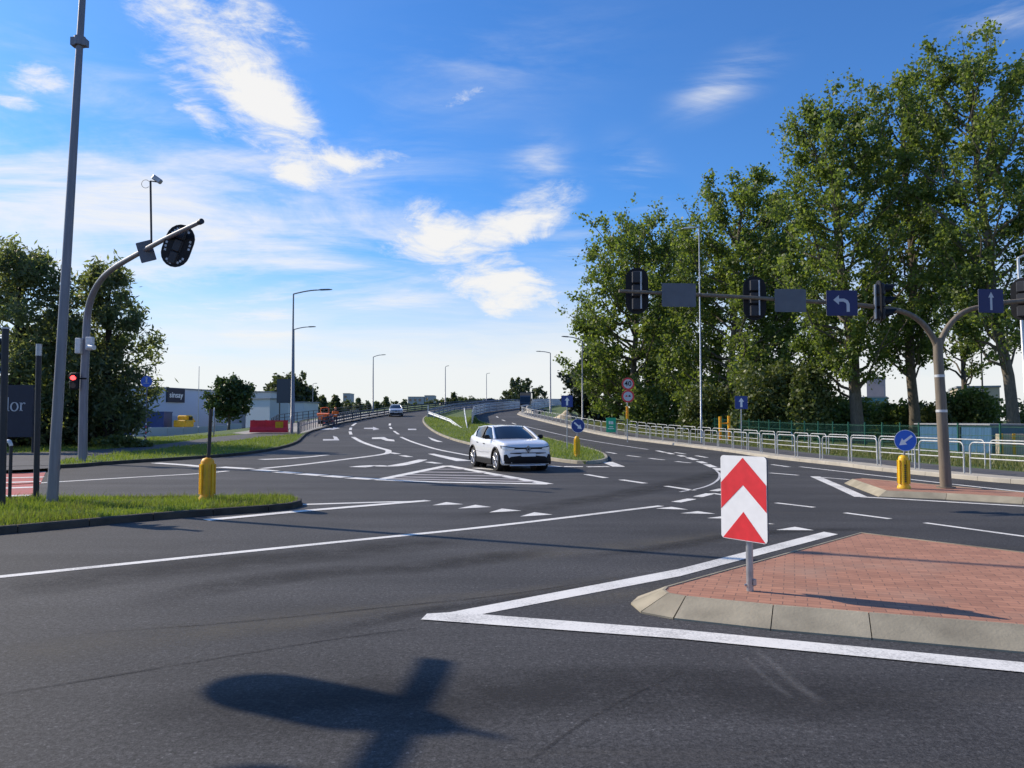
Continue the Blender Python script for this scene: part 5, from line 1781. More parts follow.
# green mesh fence behind
def mesh_fence():
    line_ = resample(catmull([Vector((27, 24, 0)), Vector((23.6, 31, 0)), Vector((20.6, 39, 0)), Vector((17.8, 49, 0)), Vector((15.8, 60, 0)), Vector((15, 76, 0))], 4), 2.4)
    hz = lambda p: H(p.y) * (1 - sstep(16, 30, p.x)) + .08
    root = thing('mesh_fence', 'green welded mesh fence running behind the hoop barriers', 'fence', (0, 0, 0))
    pm = MB(M['green_mesh'])
    for i, p in enumerate(line_):
        q = MB(M['green_mesh']); q.box((p.x, p.y, hz(p) + .72), (.06, .06, 1.46)); q.box((p.x, p.y, hz(p) + 1.46), (.07, .07, .03)); q.build('post', root)
    for a, b in zip(line_[:-1], line_[1:]):
        za, zb = hz(a), hz(b)
        d = (b - a); n = max(2, int(d.length / .075))
        for k in range(1, n):
            t = k / n; c = a.lerp(b, t); z = za + (zb - za) * t
            pm.box((c.x, c.y, z + .70), (.008, .008, 1.34))
        for s in (.06, .45, .9, 1.3):
            pm.tube([Vector((a.x, a.y, za + s)), Vector((b.x, b.y, zb + s))], .012, 4, caps=False)
    pm.build('mesh_panel', root)
mesh_fence()

# yellow posts behind the fence
g = at(724, 52)
root = thing('gate_frame', 'pair of yellow posts behind the green fence below the poplars', 'gate', g)
p = MB(M['yellow_dull']); p.box((-.28, 0, .85), (.16, .16, 1.9)); p.build('post', root)
p = MB(M['yellow_dull']); p.box((.32, 0, .88), (.16, .16, 1.95)); p.build('post', root)
p = MB(M['yellow_dull']); p.box((.02, 0, 1.35), (.44, .06, .1)); p.build('rail', root)

# ------------------------------------------------------------------ barriers of the bridge approach
def guard_rail(label, pts, h_list, name='guard_rail', mt='galv', post_step=4.0, rails=((.0, .31),), band_h=.31, cat='guard rail', thick=.05, posts=True):
    """steel beams along plan points; h_list = height of the beam top above the surface at each point"""
    base = Vector(pts[0]); base.z = H(base.y)
    root = thing(name, label, cat, base)
    P = []; hl = []
    for i in range(len(pts) - 1):
        a, b = Vector(pts[i]), Vector(pts[i + 1])
        n = max(1, int((b - a).length / 2.0))
        for k in range(n): P.append(a.lerp(b, k / n)); hl.append(h_list[i] + (h_list[i + 1] - h_list[i]) * k / n)
    P.append(Vector(pts[-1])); hl.append(h_list[-1])
    for dz, bh in rails:
        mb = MB(M[mt])
        vs = []
        prof = [(thick / 2, 0), (thick, -bh * .18), (0.0, -bh * .5), (thick, -bh * .82), (thick / 2, -bh), (-.01, -bh), (-.01, 0)]
        O = [offs(P, q[0]) for q in prof]
        for i in range(len(P)):
            for k, q in enumerate(prof):
                w = O[k][i]
                vs.append((w.x - base.x, w.y - base.y, H(P[i].y) + hl[i] - dz + q[1] - base.z))
        m_ = len(prof)
        fs = [(i * m_ + k, i * m_ + (k + 1) % m_, (i + 1) * m_ + (k + 1) % m_, (i + 1) * m_ + k) for i in range(len(P) - 1) for k in range(m_)]
        fs += [tuple(range(m_)), tuple((len(P) - 1) * m_ + k for k in reversed(range(m_)))]
        mb.add(vs, fs, M[mt])
        mb.build('beam', root)
    if posts:
        acc = 0
        for i in range(len(P)):
            if i and i < len(P) - 1:
                acc += (P[i] - P[i - 1]).length
            if i == 0 or acc >= post_step:
                acc = 0
                q = MB(M[mt]); zt = hl[i] - .02
                q.box((P[i].x - base.x - .0, P[i].y - base.y, H(P[i].y) - base.z + zt / 2), (.1, .1, max(.1, zt)))
                q.build('post', root)
    return root


# left carriageway, right-hand barrier: end ramp down to the grass, then along the road
ga = G(463, 428.5, .1); gb = G(450, 423, .12); gc = G(428.5, 417.0, .15)
e1 = Vector((gc.x + 1.2, gc.y + 26, 0)); e2 = Vector((gc.x + 6, gc.y + 55, 0)); e3 = Vector((gc.x + 14, gc.y + 90, 0))
guard_rail('pale guard rail end sloping down into the median grass', [gc, gb, ga], [.85, .55, .1], mt='galv_pale', post_step=4)
root = thing('marker_post', 'white upright post at the start of the median guard rail', 'post', gc + Vector((-.05, 0, .0)))
p = MB(M['galv_pale']); p.box((0, 0, .75), (.14, .1, 1.5)); p.prism((0, -.055, 1.2), (1, 0, 0), (0, 0, 1), rrect(.1, .3, .02), .004, M['sign_white']); p.build('post', root)
guard_rail('dark triple beam barrier along the right of the left carriageway', [gc + Vector((.1, .3, 0)), e1, e2, e3], [1.15, 1.2, 1.2, 1.2], name='bridge_barrier', mt='pole_grey', rails=((0, .22), (.4, .28), (.8, .22)), cat='barrier')
# right carriageway, left-hand barrier: high beams
ha = G(467.5, 428.5, .1); hb0 = G(463.5, 418.5, .0); hb1 = G(474, 416, .0); hc = G(486, 412.6, .0); hd = G(520, 408.3, .0)
he = Vector((hd.x + 4, hd.y + 24, 0)); hf_ = Vector((hd.x + 14, hd.y + 60, 0)); hg_ = Vector((hd.x + 26, hd.y + 95, 0))
guard_rail('high pale blue barrier along the left of the right carriageway', [ha + Vector((.0, 8, 0)), hb1, hc, hd, he, hf_, hg_], [1.35, 1.35, 1.35, 1.35, 1.35, 1.35, 1.35], name='bridge_barrier', mt='galv', rails=((0, .42), (.44, .42), (.88, .40)), post_step=3, cat='barrier')
guard_rail('steep pale terminal of the high barrier in the median grass', [hb0 + Vector((.1, .0, 0)), ha], [1.3, .1], mt='galv_pale', cat='barrier end')
# left edge of the left carriageway
li = [p for p in KL if p.y > 72]
li = offs(li, -.35)
guard_rail('long dark barrier along the left edge of the ramp behind the small car', [li[0]] + li[2::3] + [li[-1]], [1.0] * (len(li[2::3]) + 2), name='bridge_barrier', mt='dark_steel', rails=((0, .18), (.32, .2), (.64, .18)), post_step=2.5, cat='barrier')
# outer barrier right of the right carriageway (start of bridge)
ri = offs([p for p in KR if p.y > 108], .4)
guard_rail('steel barrier along the right edge of the bridge behind the one way sign', ri[::2] + [ri[-1]], [1.1] * (len(ri[::2]) + 1), name='bridge_barrier', mt='galv', rails=((0, .25), (.4, .3), (.8, .25)), post_step=4, cat='barrier')
g = G(524, 412.5)
root = thing('concrete_barrier', 'white concrete barrier end where the right kerb meets the bridge', 'barrier', g)
p = MB(M['concrete_pale'])
vs = []
for (x, y, h) in ((1.2, 8, .95), (.5, 2.0, .95), (.3, -3.5, .8), (1.2, -8.5, .35)):
    zz = H(g.y + y) - g.z
    for (dx, z) in ((-.28, 0), (-.1, h * .5), (-.08, h), (.08, h), (.1, h * .5), (.28, 0)): vs.append((x + dx, y, zz + z))
fs = [(i * 6 + k, i * 6 + k + 1, i * 6 + 7 + k, i * 6 + 6 + k) for i in range(3) for k in range(5)] + [tuple(range(6)), tuple(18 + k for k in reversed(range(6)))]
p.add(vs, fs); p.build('body', root)
g2 = Vector(((549 - 512) / FPX * 92, 92, H(92) + .1))
root = thing('sand_heap', 'pale sandy heap behind the fence below the lamp post', 'heap', g2 + Vector((2.2, 0, -.1)))
rg_ = np.random.default_rng(5); p = MB(M['rubble'])
vs = []; n_ = 14
for i in range(6):
    for k in range(n_):
        a = 2 * math.pi * k / n_; rr = (1 - i / 5.2) * (1 + .18 * rg_.normal())
        vs.append((math.cos(a) * 1.7 * rr, math.sin(a) * 1.4 * rr, 1.15 * i / 5 * (1 + .06 * rg_.normal())))
p.add(vs, [(i * n_ + k, i * n_ + (k + 1) % n_, (i + 1) * n_ + (k + 1) % n_, (i + 1) * n_ + k) for i in range(5) for k in range(n_)] + [tuple(5 * n_ + k for k in range(n_))], None, True)
p.build('heap', root)

# ------------------------------------------------------------------ pedestrian fence, works on the left pavement
def post_fence(label, pts, h, step, name='railing', mt='pole_grey', rails=(1.0, .55)):
    P = resample([Vector(p) for p in pts], step)
    base = Vector((P[0].x, P[0].y, H(P[0].y) + .12))
    root = thing(name, label, 'railing', base)
    for i, p in enumerate(P):
        if i >= 100: break
        q = MB(M[mt]); q.tube([(p.x - base.x, p.y - base.y, H(p.y) + .1 - base.z), (p.x - base.x, p.y - base.y, H(p.y) + .12 + h - base.z)], .04, 6); q.build('post', root)
    for rr in rails:
        q = MB(M[mt]); q.tube([(p.x - base.x, p.y - base.y, H(p.y) + .12 + h * rr - base.z) for p in P], .03, 6); q.build('rail', root)
kf = offs([p for p in KL if 60 < p.y < 92], -.6)
post_fence('grey post railing along the kerb beside the roadworks', kf, 1.0, 1.25)
rf2 = [Vector((-20.6, 66, 0)), Vector((-22.5, 74, 0)), Vector((-22, 92, 0)), Vector((-20.5, 112, 0))]
post_fence('second grey railing behind the roadworks', rf2, 1.1, 2.2, mt='dark_steel', rails=(1.0, .7, .4))


def water_barrier(label, loc, rz, plate=False):
    root = thing('water_barrier', label, 'barrier', loc, rz, 'red water filled barriers')
    p = MB(M['red_plastic'])
    L = 1.5
    vs = []
    for x in (-L / 2, L / 2):
        for y, z in ((-.26, 0), (-.26, .18), (-.12, .45), (-.09, .98), (.09, .98), (.12, .45), (.26, .18), (.26, 0)): vs.append((x, y, z))
    p.add(vs, [(k, 8 + k, 9 + k, k + 1) for k in range(7)] + [(7, 15, 8, 0), tuple(range(8)), tuple(8 + k for k in reversed(range(8)))])
    for x in (-.45, 0, .45): p.box((x, -.115, .72), (.3, .05, .3), bevel=.015)
    p.build('body', root)
    f = MB(M['black'])
    for x in (-.5, .5): f.tube([(x, 0, .97), (x, 0, 1.01)], .07, 10)
    f.build('filler_cap', root)
    if plate:
        q = MB(M['yellow_dull']); q.box((.1, -.15, .62), (.62, .02, .5)); q.build('warning_plate', root)
wb = [(-20.5, 62.6, 2, False, 'plain red plastic water barrier, left one of the pair'), (-18.95, 62.5, 2, True, 'red plastic water barrier carrying a yellow plate beside the tall lamp')]
for x, y, rz, pl, lab in wb:
    water_barrier(lab, (x, y, H(y) + .2), R(rz), pl)
water_barrier('red plastic water barrier standing alone by the kerb railing', (-18.9, 79, H(79) + .13), R(75))

# orange mini dumper and roadworker
dx = Vector(((324 - 512) / FPX * 76, 76, H(76) + .12))
root = thing('mini_dumper', 'orange mini dumper seen from the front beside the roadworker', 'dumper', dx + Vector((0, 0, .1)))
root.scale = (.66, .66, .66)
p = MB(M['orange'])
vs = []
for (y, z, hw_, ) in ((-.9, .7, .45), (-1.0, 1.5, .85), (-.1, 1.65, .9), (.1, .7, .5)):
    vs += [(-hw_, y, z), (hw_, y, z)]
p.add(vs, [(0, 1, 3, 2), (2, 3, 5, 4), (4, 5, 7, 6), (6, 7, 1, 0), (0, 2, 4, 6), (1, 7, 5, 3)]); p.build('skip', root)
p = MB(M['orange']); p.box((0, .9, .85), (1.1, 1.6, .6), bevel=.06); p.box((0, 1.2, 1.4), (.8, .7, .5), bevel=.08); p.build('chassis', root)
p = MB(M['orange']); p.tube(catmull([(-.6, .6, 1.1), (-.62, .6, 2.2), (-.4, .6, 2.45), (.4, .6, 2.45), (.62, .6, 2.2), (.6, .6, 1.1)], 4), .06, 8); p.build('roll_bar', root)
for x in (-.62, .62):
    for y in (-.25, 1.35):
        p = MB(M['rubber']); p.tube([(x - .16, y, .38), (x + .16, y, .38)], .38, 16); p.tube([(x - .165, y, .38), (x + .165, y, .38)], .18, 12, M['orange']); p.build('wheel', root)


def person(label, loc, rz):
    root = thing('person', label, 'person', loc, rz)
    V = [(0, 0, .95), (0, .0, 1.18), (0, .01, 1.42), (0, .0, 1.52), (0, -.02, 1.68), (.19, 0, 1.42), (.27, -.06, 1.16), (.22, -.26, 1.02), (.2, -.34, .98), (-.19, 0, 1.42), (-.28, -.03, 1.15), (-.24, -.22, 1.0), (-.22, -.30, .97),
         (.1, 0, .9), (.12, -.02, .5), (.12, .02, .08), (.13, -.15, .04), (-.1, 0, .9), (-.12, .03, .5), (-.12, .05, .08), (-.13, -.12, .04)]
    E = [(0, 1), (1, 2), (2, 3), (3, 4), (2, 5), (5, 6), (6, 7), (7, 8), (2, 9), (9, 10), (10, 11), (11, 12), (0, 13), (13, 14), (14, 15), (15, 16), (0, 17), (17, 18), (18, 19), (19, 20)]
    rad = [.15, .145, .15, .06, .105, .075, .055, .045, .04, .075, .055, .045, .04, .10, .07, .05, .045, .10, .07, .05, .045]
    me = bpy.data.meshes.new('body'); me.from_pydata(V, E, [])
    ob = bpy.data.objects.new('body', me); COL.objects.link(ob); ob.parent = root
    me.materials.append(M['navy_cloth'])
    sk = ob.modifiers.new('skin', 'SKIN'); ss = ob.modifiers.new('sub', 'SUBSURF'); ss.levels = ss.render_levels = 1
    for i, r_ in enumerate(rad): me.skin_vertices[0].data[i].radius = (r_, r_)
    me.skin_vertices[0].data[0].use_root = True
    p = MB(M['hivis']); p.tube([(0, 0, .92), (0, 0, 1.15), (0, .0, 1.36), (0, 0, 1.47)], [.2, .2, .215, .12], 12); p.tube([(0, 0, 1.08), (0, 0, 1.13)], .208, 12, M['sign_white'])
    p.tube([(.19, 0, 1.42), (.27, -.06, 1.17)], [.095, .08], 8); p.tube([(-.19, 0, 1.42), (-.28, -.03, 1.16)], [.095, .08], 8); p.build('vest', root)
    p = MB(M['skin']); p.tube([(0, -.05, 1.55), (0, -.05, 1.6), (0, -.05, 1.68), (0, -.04, 1.75)], [.07, .09, .095, .08], 10); p.box((0, -.15, 1.65), (.025, .03, .04)); p.build('face', root)
    p = MB(M['orange']); p.tube([(0, -.03, 1.72), (0, -.03, 1.73), (0, -.03, 1.80), (0, -.03, 1.84)], [.15, .115, .1, .04], 12); p.build('helmet', root)
    return root


wx = Vector(((335.5 - 512) / FPX * 74, 74, H(74) + .12))
person('roadworker in an orange vest, helmet and dark trousers beside the dumper', wx, R(25))

# ------------------------------------------------------------------ buildings and yard on the left
def wall_building(name, label, p0, p1, depth, h, m, roof='roof_grey', zb=0.0, cat='building', parapet=.25):
    """box hall: front wall from p0 to p1 (plan)"""
    p0, p1 = Vector((p0[0], p0[1], 0)), Vector((p1[0], p1[1], 0))
    d = p1 - p0; L_ = d.length
    rz = math.atan2(d.y, d.x)
    root = thing(name, label, cat, (p0.x, p0.y, zb), rz)
    p = MB(m); p.box((L_ / 2, depth / 2, h / 2), (L_, depth, h)); p.build('wall', root)
    q = MB(M[roof]); q.box((L_ / 2, depth / 2, h + parapet / 2), (L_ + .3, depth + .3, parapet)); q.build('roof', root)
    return root, L_


wp0 = ((130 - 512) / FPX * 139, 139); wp1 = ((300 - 512) / FPX * 190, 190)
hw_ = EYE + (420 - 386.6) / FPX * 143
bld, L_ = wall_building('warehouse', 'long pale blue grey warehouse with a dark lettered sign', wp0, wp1, 40, hw_ - .25, M['wall_blue'], parapet=.3)
def along(px):   # distance along the front wall seen at px
    k = (px - 512) / FPX
    dx, dy = wp1[0] - wp0[0], wp1[1] - wp0[1]
    t = (k * wp0[1] - wp0[0]) / (dx - k * dy)
    return t * L_, wp0[1] + t * dy
s0, d0 = along(166); s1, d1 = along(183.5)
zt_, zb_ = EYE + (420 - 388) / FPX * d0, EYE + (420 - 402.2) / FPX * d0
p = MB(M['board_navy']); p.box(((s0 + s1) / 2, -.15, (zt_ + zb_) / 2), (s1 - s0, .3, zt_ - zb_)); sg = p.build('sign_board', bld)
text_mesh('lettering', 'sinsay', (s1 - s0) * .33, M['sign_white'], sg, frame_mat(((s0 + s1) / 2, -.315, (zt_ + zb_) / 2 + .05), (1, 0, 0), (0, 0, 1)), bold=.02)
for px in (150, 192, 214):
    s, dd = along(px)
    p = MB(M['wall_grey']); p.box((s, -.03, 1.4), (2.6, .1, 2.8)); p.build('loading_door', bld)
p = MB(M['wall_grey']); p.box((L_ * .35, -.04, hw_ - .35), (L_ * .68, .06, .2)); p.build('gutter', bld)
# second, lower halls
wall_building('hall', 'small pale blue hall right of the round street tree', ((246 - 512) / FPX * 131, 131), ((270 - 512) / FPX * 128, 128), 4, EYE + (420 - 399) / FPX * 125, M['wall_grey'])
wall_building('hall', 'white low hall behind the red water barriers', ((264 - 512) / FPX * 144, 144), ((304 - 512) / FPX * 140, 140), 4, EYE + (420 - 403) / FPX * 140, M['wall_white'])
b_ = wall_building('block', 'grey hall with a white gable left of the slate billboard', ((250 - 512) / FPX * 150, 150), ((270.5 - 512) / FPX * 150, 150), 12, EYE + (420 - 392.5) / FPX * 150, M['wall_white'])
# slate billboard by the big tree
c = D(285, 391, 125)
root = thing('billboard', 'dark slate billboard standing in front of the big dark tree', 'billboard', (c.x, 125, HG(c.x, 125)))
p = MB(M['board_grey']); p.box((0, 0, c.z - HG(c.x, 125)), (16 / FPX * 125, .3, 24 / FPX * 125)); p.build('panel', root)
p = MB(M['dark_steel'])
for x in (-.9, .9): p.tube([(x, .2, 0), (x, .2, c.z - HG(c.x, 125))], .1, 8)
p.build('leg', root)
# navy lettered board at the left edge
c0 = D(-60, 411, 37.0); c1 = D(33, 411, 37.0)
cx = (c0.x + c1.x) / 2
root = thing('billboard', 'navy board with pale serif letters at the left edge', 'billboard', (cx, 37.0, .1))
hb_ = 52 / FPX * 37.0
zc = EYE + (420 - 411) / FPX * 37.0 - .1
p = MB(M['board_navy']); p.box((0, 0, zc), (c1.x - c0.x, .14, hb_)); p.build('panel', root)
p = MB(M['dark_steel'])
for x in (-2.2, 0, 2.2): p.tube([(x, .12, 0), (x, .12, zc + hb_ * .4)], .06, 8)
p.build('leg', root)
lx = D(17, 406, 36.9).x - cx


def serif_lor(parent, x0, z0, s, m):
    """lowercase serif letters l o r built from strokes; s = x-height"""
    p = MB(m)
    y = -.085
    def stroke(pts, w):
        for a, b in zip(pts[:-1], pts[1:]):
            a, b = Vector((a[0], 0, a[1])), Vector((b[0], 0, b[1]))
            d = (b - a).normalized(); nn = Vector((-d.z, 0, d.x)) * w / 2
            vs = [a - nn, b - nn, b + nn, a + nn]
            vv = [(x0 + q.x * s, y, z0 + q.z * s) for q in vs] + [(x0 + q.x * s, y + .02, z0 + q.z * s) for q in vs]
            p.add(vv, [(0, 1, 2, 3), (7, 6, 5, 4), (0, 4, 5, 1), (1, 5, 6, 2), (2, 6, 7, 3), (3, 7, 4, 0)])
    stroke([(0, 0), (0, 1.6)], .17); stroke([(-.2, .03), (.2, .03)], .07); stroke([(-.2, 1.57), (0, 1.57)], .07)
    ring = [(.78 + .40 * math.cos(a), .5 + .5 * math.sin(a)) for a in np.linspace(0, 2 * math.pi, 21)]
    for i in range(20):
        a = 2 * math.pi * (i + .5) / 20
        stroke([ring[i], ring[i + 1]], .06 + .12 * abs(math.cos(a)))
    stroke([(1.55, 0), (1.55, .98)], .17); stroke([(1.37, .03), (1.77, .03)], .07); stroke([(1.37, .95), (1.55, .95)], .07)
    stroke([(1.6, .68), (1.72, .88), (1.88, .96), (2.0, .93)], .1); stroke([(1.95, .93), (2.02, .82)], .14)
    p.build('lettering', parent)


serif_lor(root, D(7.2, 411, 36.9).x - cx, D(8, 411, 36.9).z - .1, 8.6 / FPX * 36.9, M['text_grey'])

# dark blue container, low wall, white van, yellow digger
g = at(141, 88)
root = thing('container', 'dark blue container behind the taped posts', 'container', g, R(2))
p = MB(M['container_blue']); p.box((0, 1.2, 1.35), (5.2, 2.4, 2.5)); p.build('body', root)
p = MB(M['container_blue']); p.box((0, 1.2, 2.66), (5.3, 2.5, .12)); p.box((0, 1.2, .1), (5.3, 2.5, .2)); p.build('frame', root)
wl0 = Vector(((134 - 512) / FPX * 82, 82, 0)); wl1 = Vector(((242 - 512) / FPX * 92, 92, 0))
root = thing('low_wall', 'long low white concrete wall in front of the warehouse yard', 'wall', wl0 + Vector((0, 0, HG(wl0.x, 82))))
dw = wl1 - wl0
p = MB(M['wall_white'])
for k in range(7):
    a = dw * (k / 7); b = dw * ((k + .985) / 7); c = (a + b) / 2
    p.box((c.x, c.y, HG(wl0.x + c.x, 82 + c.y) - HG(wl0.x, 82) + .35), ((b - a).length, .25, 1.1), rot=Matrix.Rotation(math.atan2(dw.y, dw.x), 3, 'Z').to_4x4(), bevel=.02)
p.build('panel', root)


def simple_van(label, loc, rz, mt):
    root = thing('van', label, 'van', loc, rz)
    p = MB(M[mt])
    prof = [(-2.4, .35), (2.35, .35), (2.45, .8), (2.3, 1.15), (1.55, 1.3), (1.0, 2.0), (.6, 2.15), (-2.3, 2.15), (-2.4, 1.9)]
    p.prism((-.95, 0, 0), (0, 1, 0), (0, 0, 1), prof[::-1] if False else prof, -1.9, M[mt]); p.build('body', root)
    p = MB(M['glass_dark']); p.add([(-.8, 1.52, 1.36), (.8, 1.52, 1.36), (.75, 1.06, 1.98), (-.75, 1.06, 1.98)], [(0, 1, 2, 3)]); p.build('windscreen', root)
    for x in (-.96, .96):
        p = MB(M['glass_dark']); p.box((x, .75, 1.6), (.02, .8, .5)); p.build('window', root)
    for x in (-.85, .85):
        for y in (-1.5, 1.5):
            q = MB(M['rubber']); q.tube([(x - .1, y, .34), (x + .1, y, .34)], .34, 14); q.build('wheel', root)
g = at(166, 95)
simple_van('silver van parked behind the low wall beside the container', g + Vector((0, 0, .1)), R(100), 'car_silver')
g = at(186, 90)
root = thing('digger', 'yellow digger parked behind the low white wall', 'digger', g, R(80))
root.scale = (.92, .92, .92)
p = MB(M['yellow']); p.box((-.4, 0, 1.45), (1.9, 1.7, .9), bevel=.1); p.box((-.1, 0, 2.15), (1.3, 1.4, .7), bevel=.12); p.build('cab', root)
p = MB(M['glass_dark']); p.box((.0, -.72, 2.1), (.8, .04, .5)); p.build('window', root)
p = MB(M['rubber'])
for y in (-.75, .75): p.box((-.3, y, .55), (2.4, .4, .7), bevel=.25)
p.build('track', root)
p = MB(M['yellow']); p.tube([(.5, 0, 1.6), (1.3, 0, 2.2), (2.0, 0, 1.7)], [.16, .14, .1], 8); p.build('boom', root)
p = MB(M['dark_steel']); p.prism((1.7, .3, 1.0), (1, 0, 0), (0, 0, 1), [(0, 0), (.6, .1), (.5, .6), (.2, .7)], .6); p.build('bucket', root)

# buildings beyond the poplars
wall_building('tower_block', 'pinkish block seen through the gap between poplar trunks', ((867 - 512) / FPX * 210, 210), ((884 - 512) / FPX * 208, 208), 10, EYE + (420 - 378) / FPX * 210, M['wall_pink'])
wall_building('hall', 'teal low hall below the pinkish block', ((862 - 512) / FPX * 150, 150), ((886 - 512) / FPX * 148, 148), 10, EYE + (420 - 398) / FPX * 150, M['wall_teal'])
wall_building('house', 'tan house glimpsed behind the trees right of the forked mast', ((958 - 512) / FPX * 105, 105), ((1000 - 512) / FPX * 103, 103), 10, EYE + (420 - 388) / FPX * 105, M['wall_tan'])
sh0 = ((922 - 512) / FPX * 43, 43.5); sh1 = ((1004 - 512) / FPX * 35.5, 36.5)
shed, Ls = wall_building('shed', 'long blue corrugated shed behind the green fence', sh0, sh1, 2.4, 1.45, M['shed_blue'], parapet=.07)
p = MB(M['dark_steel']); p.box((Ls * .62, -.03, .7), (.14, .08, 1.4)); p.build('corner_post', shed)
g = at(1012, 35.5)
root = thing('crate', 'yellow brown timber crate right of the blue shed', 'crate', g, R(-20))
p = MB(M['wall_tan']); p.box((0, .3, .55), (1.1, .9, 1.1)); p.build('box', root)
p = MB(M['yellow_dull'])
for x in (-.5, 0, .5): p.box((x, -.17, .55), (.12, .04, 1.16))
p.build('batten', root)
# far blocks over the bridge
for i, (x0, x1, t, lab) in enumerate(((408, 424, 397.6, 'left of two pale far apartment blocks above the ramp'), (424.5, 434, 396.3, 'right, taller of two pale far apartment blocks above the ramp'), (343, 349.5, 394.2, 'grey far block among the conifers left of the bridge lamp'))):
    d = 420
    r_, l_ = wall_building('apartment_block', lab, ((x0 - 512) / FPX * d, d), ((x1 - 512) / FPX * d, d), 12, EYE + (420 - t) / FPX * d + 3.3, M['wall_far'], zb=-3)
    for f in range(4):
        for k in range(int(l_ / 2.6)):
            q = MB(M['glass_dark']); q.box((1.3 + k * 2.6, -.02, EYE + (420 - t) / FPX * d + 1.6 - f * 2.8), (1.3, .1, 1.3)); q.build('window', r_)

# ------------------------------------------------------------------ vehicles
def interp_rows(rows, n):
    rows = np.array(rows, float)
    s = np.arange(len(rows)); t = np.linspace(0, len(rows) - 1, n)
    out = []
    for tt in t:
        i = min(len(rows) - 2, int(tt)); f = tt - i
        p0 = rows[max(0, i - 1)]; p1 = rows[i]; p2 = rows[i + 1]; p3 = rows[min(len(rows) - 1, i + 2)]
        out.append(.5 * (2 * p1 + (p2 - p0) * f + (2 * p0 - 5 * p1 + 4 * p2 - p3) * f * f + (3 * p1 - p0 - 3 * p2 + p3) * f ** 3))
    return np.array(out)


